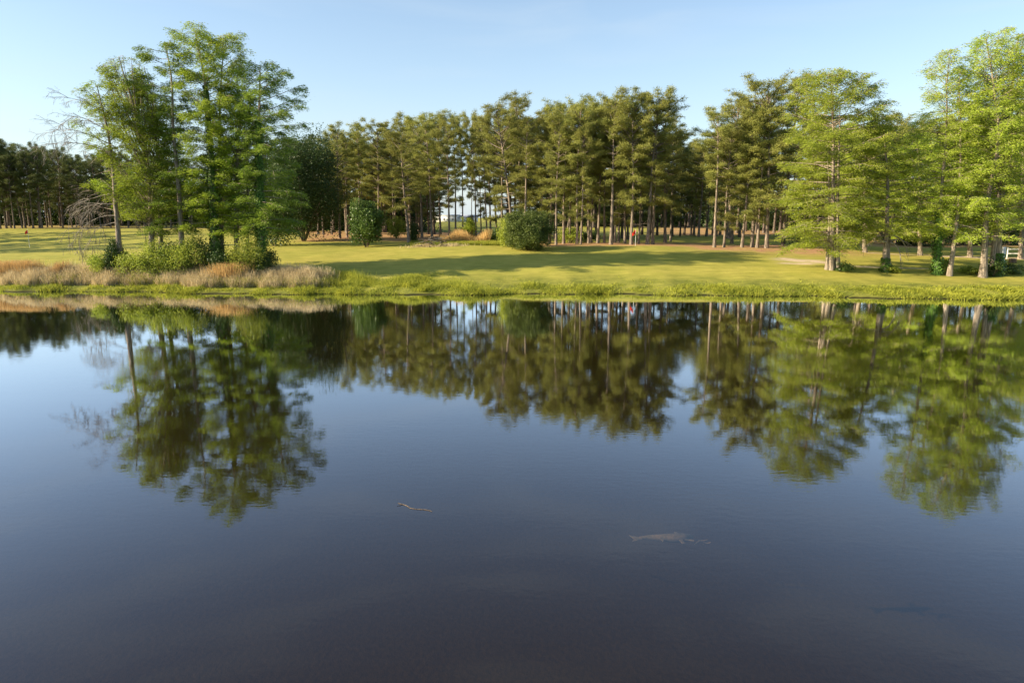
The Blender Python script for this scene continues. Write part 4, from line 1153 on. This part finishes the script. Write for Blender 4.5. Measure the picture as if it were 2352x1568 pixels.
# ------------------------------------------------------------------ tee sign, box and rail at the right edge
X = xat(2303.5, 66, 2); z = gz(X, 66)
t = thing('tee_sign', 'tall white tee marker board with dark marks beside the brown split trunk', 'sign', (X, 66, z))
mb = MB(); mb.box(-.16, .16, -.05, .05, -.1, 1.55); o = mb.build('board', M['white'], t)
o.modifiers.new('edge', 'BEVEL').width = .012
mb = MB(); mb.box(-.09, .06, -.056, -.052, .48, .54); mb.box(-.09, -.04, -.056, -.052, .36, .48); mb.box(-.09, .06, -.056, -.052, .30, .36)
mb.build('mark', M['dark'], t)
mb = MB()
for k in range(4):
    zz_ = .85 + k * .16
    mb.box(-.03, .04, -.056, -.052, zz_, zz_ + .03); mb.box(-.03, -.005, -.056, -.052, zz_ + .03, zz_ + .1)
mb.build('lettering', plain('grey_ink', (.3, .32, .36)), t)

X = xat(2326.5, 66.3, 2); z = gz(X, 66.3)
t = thing('wooden_box', 'small brown slatted box on the grass right of the white tee board', 'box', (X, 66.3, z))
mb = MB()
for k in range(3): mb.box(-.24, .24, -.2, .2, .02 + k * .12, .12 + k * .12)
mb.build('slats', M['timber'], t)
mb = MB(); mb.box(-.26, .26, -.22, .22, .38, .42); mb.build('lid', M['timber'], t)
mb = MB()
for sx in (-.22, .22):
    for sy in (-.215, .215): mb.box(sx - .02, sx + .02, sy - .012, sy + .012, 0, .375)
mb.build('corner_posts', M['timber'], t)

t = thing('rail_fence', 'white two-rail fence at the right edge of the tee', 'fence', (xat(2340, 70, 2), 70, gz(xat(2340, 70, 2), 70)))
zl = t.location
for k in range(4):
    x = -1.2 + k * 2.1
    mb = MB(); mb.box(x - .04, x + .04, -.05, .05, gz(zl.x + x, 70) - zl.z - .15, gz(zl.x + x, 70) - zl.z + 1.15); mb.build('post', M['white'], t)
for zz_ in (.55, .98):
    mb = MB()
    mb.box(-1.3, 5.2, -.075, -.052, zz_ - .03, zz_ + .03); mb.build('rail', M['white'], t)


# ------------------------------------------------------------------ fish under the surface, floating twig
def surf(qx, qy, z=0.):
    v = (qy - 784) / F; dy = CP - v * SP; dz = -SP - v * CP
    k = (z - CAM_H) / dz
    return np.array([(qx - 1176) / F * k, dy * k, z])


def fish():
    M['fish'] = solidmat('fish_skin', (.06, .07, .055), (.135, .12, .095), (14, 14, 14), .5, .1)
    a = surf(1468, 1236, -.115); b = surf(1592, 1232, -.115)
    Ln = np.linalg.norm(b - a)
    t = thing('fish', 'long pale carp lying just under the dark water surface', 'fish', tuple((a + b) / 2))
    t.rotation_euler = (0, 0, math.atan2(b[1] - a[1], b[0] - a[0]))
    s = np.linspace(0, 1, 18)
    prof = np.interp(s, [0, .06, .15, .35, .6, .82, .93, 1], [.02, .03, .04, .06, .085, .083, .06, .02])
    pts = np.stack([(s - .5) * Ln, .03 * np.sin(s * 5 + 1), -.0 * s], 1)
    mb = MB(); mb.tube(pts, prof, 14); mb.v[0][:, 2] *= 1.05; mb.build('body', M['fish'], t, True)

    def fin(name, poly, th=.012):
        n_ = len(poly); V = [(x, y, th / 2) for x, y in poly] + [(x, y, -th / 2) for x, y in poly]
        m_ = bpy.data.meshes.new(name)
        m_.from_pydata(V, [], [list(range(n_)), list(range(2 * n_ - 1, n_ - 1, -1))] + [[i, i + n_, (i + 1) % n_ + n_, (i + 1) % n_] for i in range(n_)])
        m_.materials.append(M['fish'])
        o_ = bpy.data.objects.new(name, m_); COL.objects.link(o_); o_.parent = t
    h = Ln / 2
    fin('tail_fin', [(-h + .06, .03), (-h - .16, .14), (-h - .10, 0), (-h - .17, -.13), (-h + .06, -.03)])
    fin('pectoral_fin', [(.20 * Ln, -.08), (.27 * Ln, -.07), (.27 * Ln, -.26), (.22 * Ln, -.27)])
    fin('pectoral_fin', [(.22 * Ln, .08), (.29 * Ln, .07), (.26 * Ln, .22), (.21 * Ln, .22)])
    fin('pelvic_fin', [(-.12 * Ln, -.06), (-.06 * Ln, -.07), (-.10 * Ln, -.16)])
    mb = MB()
    for sgn in (-1, 1):
        mb.tube([(h - .09, sgn * .055, .03), (h - .09, sgn * .066, .036)], [.012, .008], 8, True)
    mb.build('eyes', M['dark'], t)
    # weedy scrap drifting beside the head
    c = surf(1605, 1243, -.08)
    o_ = thing('water_weed', 'small pale scrap of weed drifting right of the fish', 'weed', tuple(c))
    m2 = MB(); rr = np.random.default_rng(3)
    for k in range(5):
        make_branch(m2, rr, (rr.normal(0, .03), rr.normal(0, .03), 0), rr.uniform(-.6, .9) + (3.1 if k % 2 else 0), 0, rr.uniform(.1, .2), .02, 0, 5, .3, 5)
    m2.build('strands', M['fish'], o_, True)


fish()


def twig():
    t = thing('floating_twig', 'thin pale bent twig floating alone on the open water', 'twig', tuple(surf(950, 1164, .004)))
    o = np.array(t.location)
    mb = MB()
    pts = [surf(x, y, .006) - o for x, y in [(914, 1155), (925, 1157.5), (934, 1160.5), (942, 1166), (955, 1168.5), (975, 1169.5), (986, 1171.5), (993, 1174)]]
    mb.tube(pts, [.004, .008, .008, .007, .006, .006, .006, .003], 6)
    mb.build('stem', M['dark_bark'], t, True)
    mb = MB(); pts = [surf(x, y, .006) - o for x, y in [(925, 1157.5), (919, 1160), (912, 1161)]]
    mb.tube(pts, [.005, .004, .003], 5); mb.build('side_shoot', M['dark_bark'], t, True)


twig()
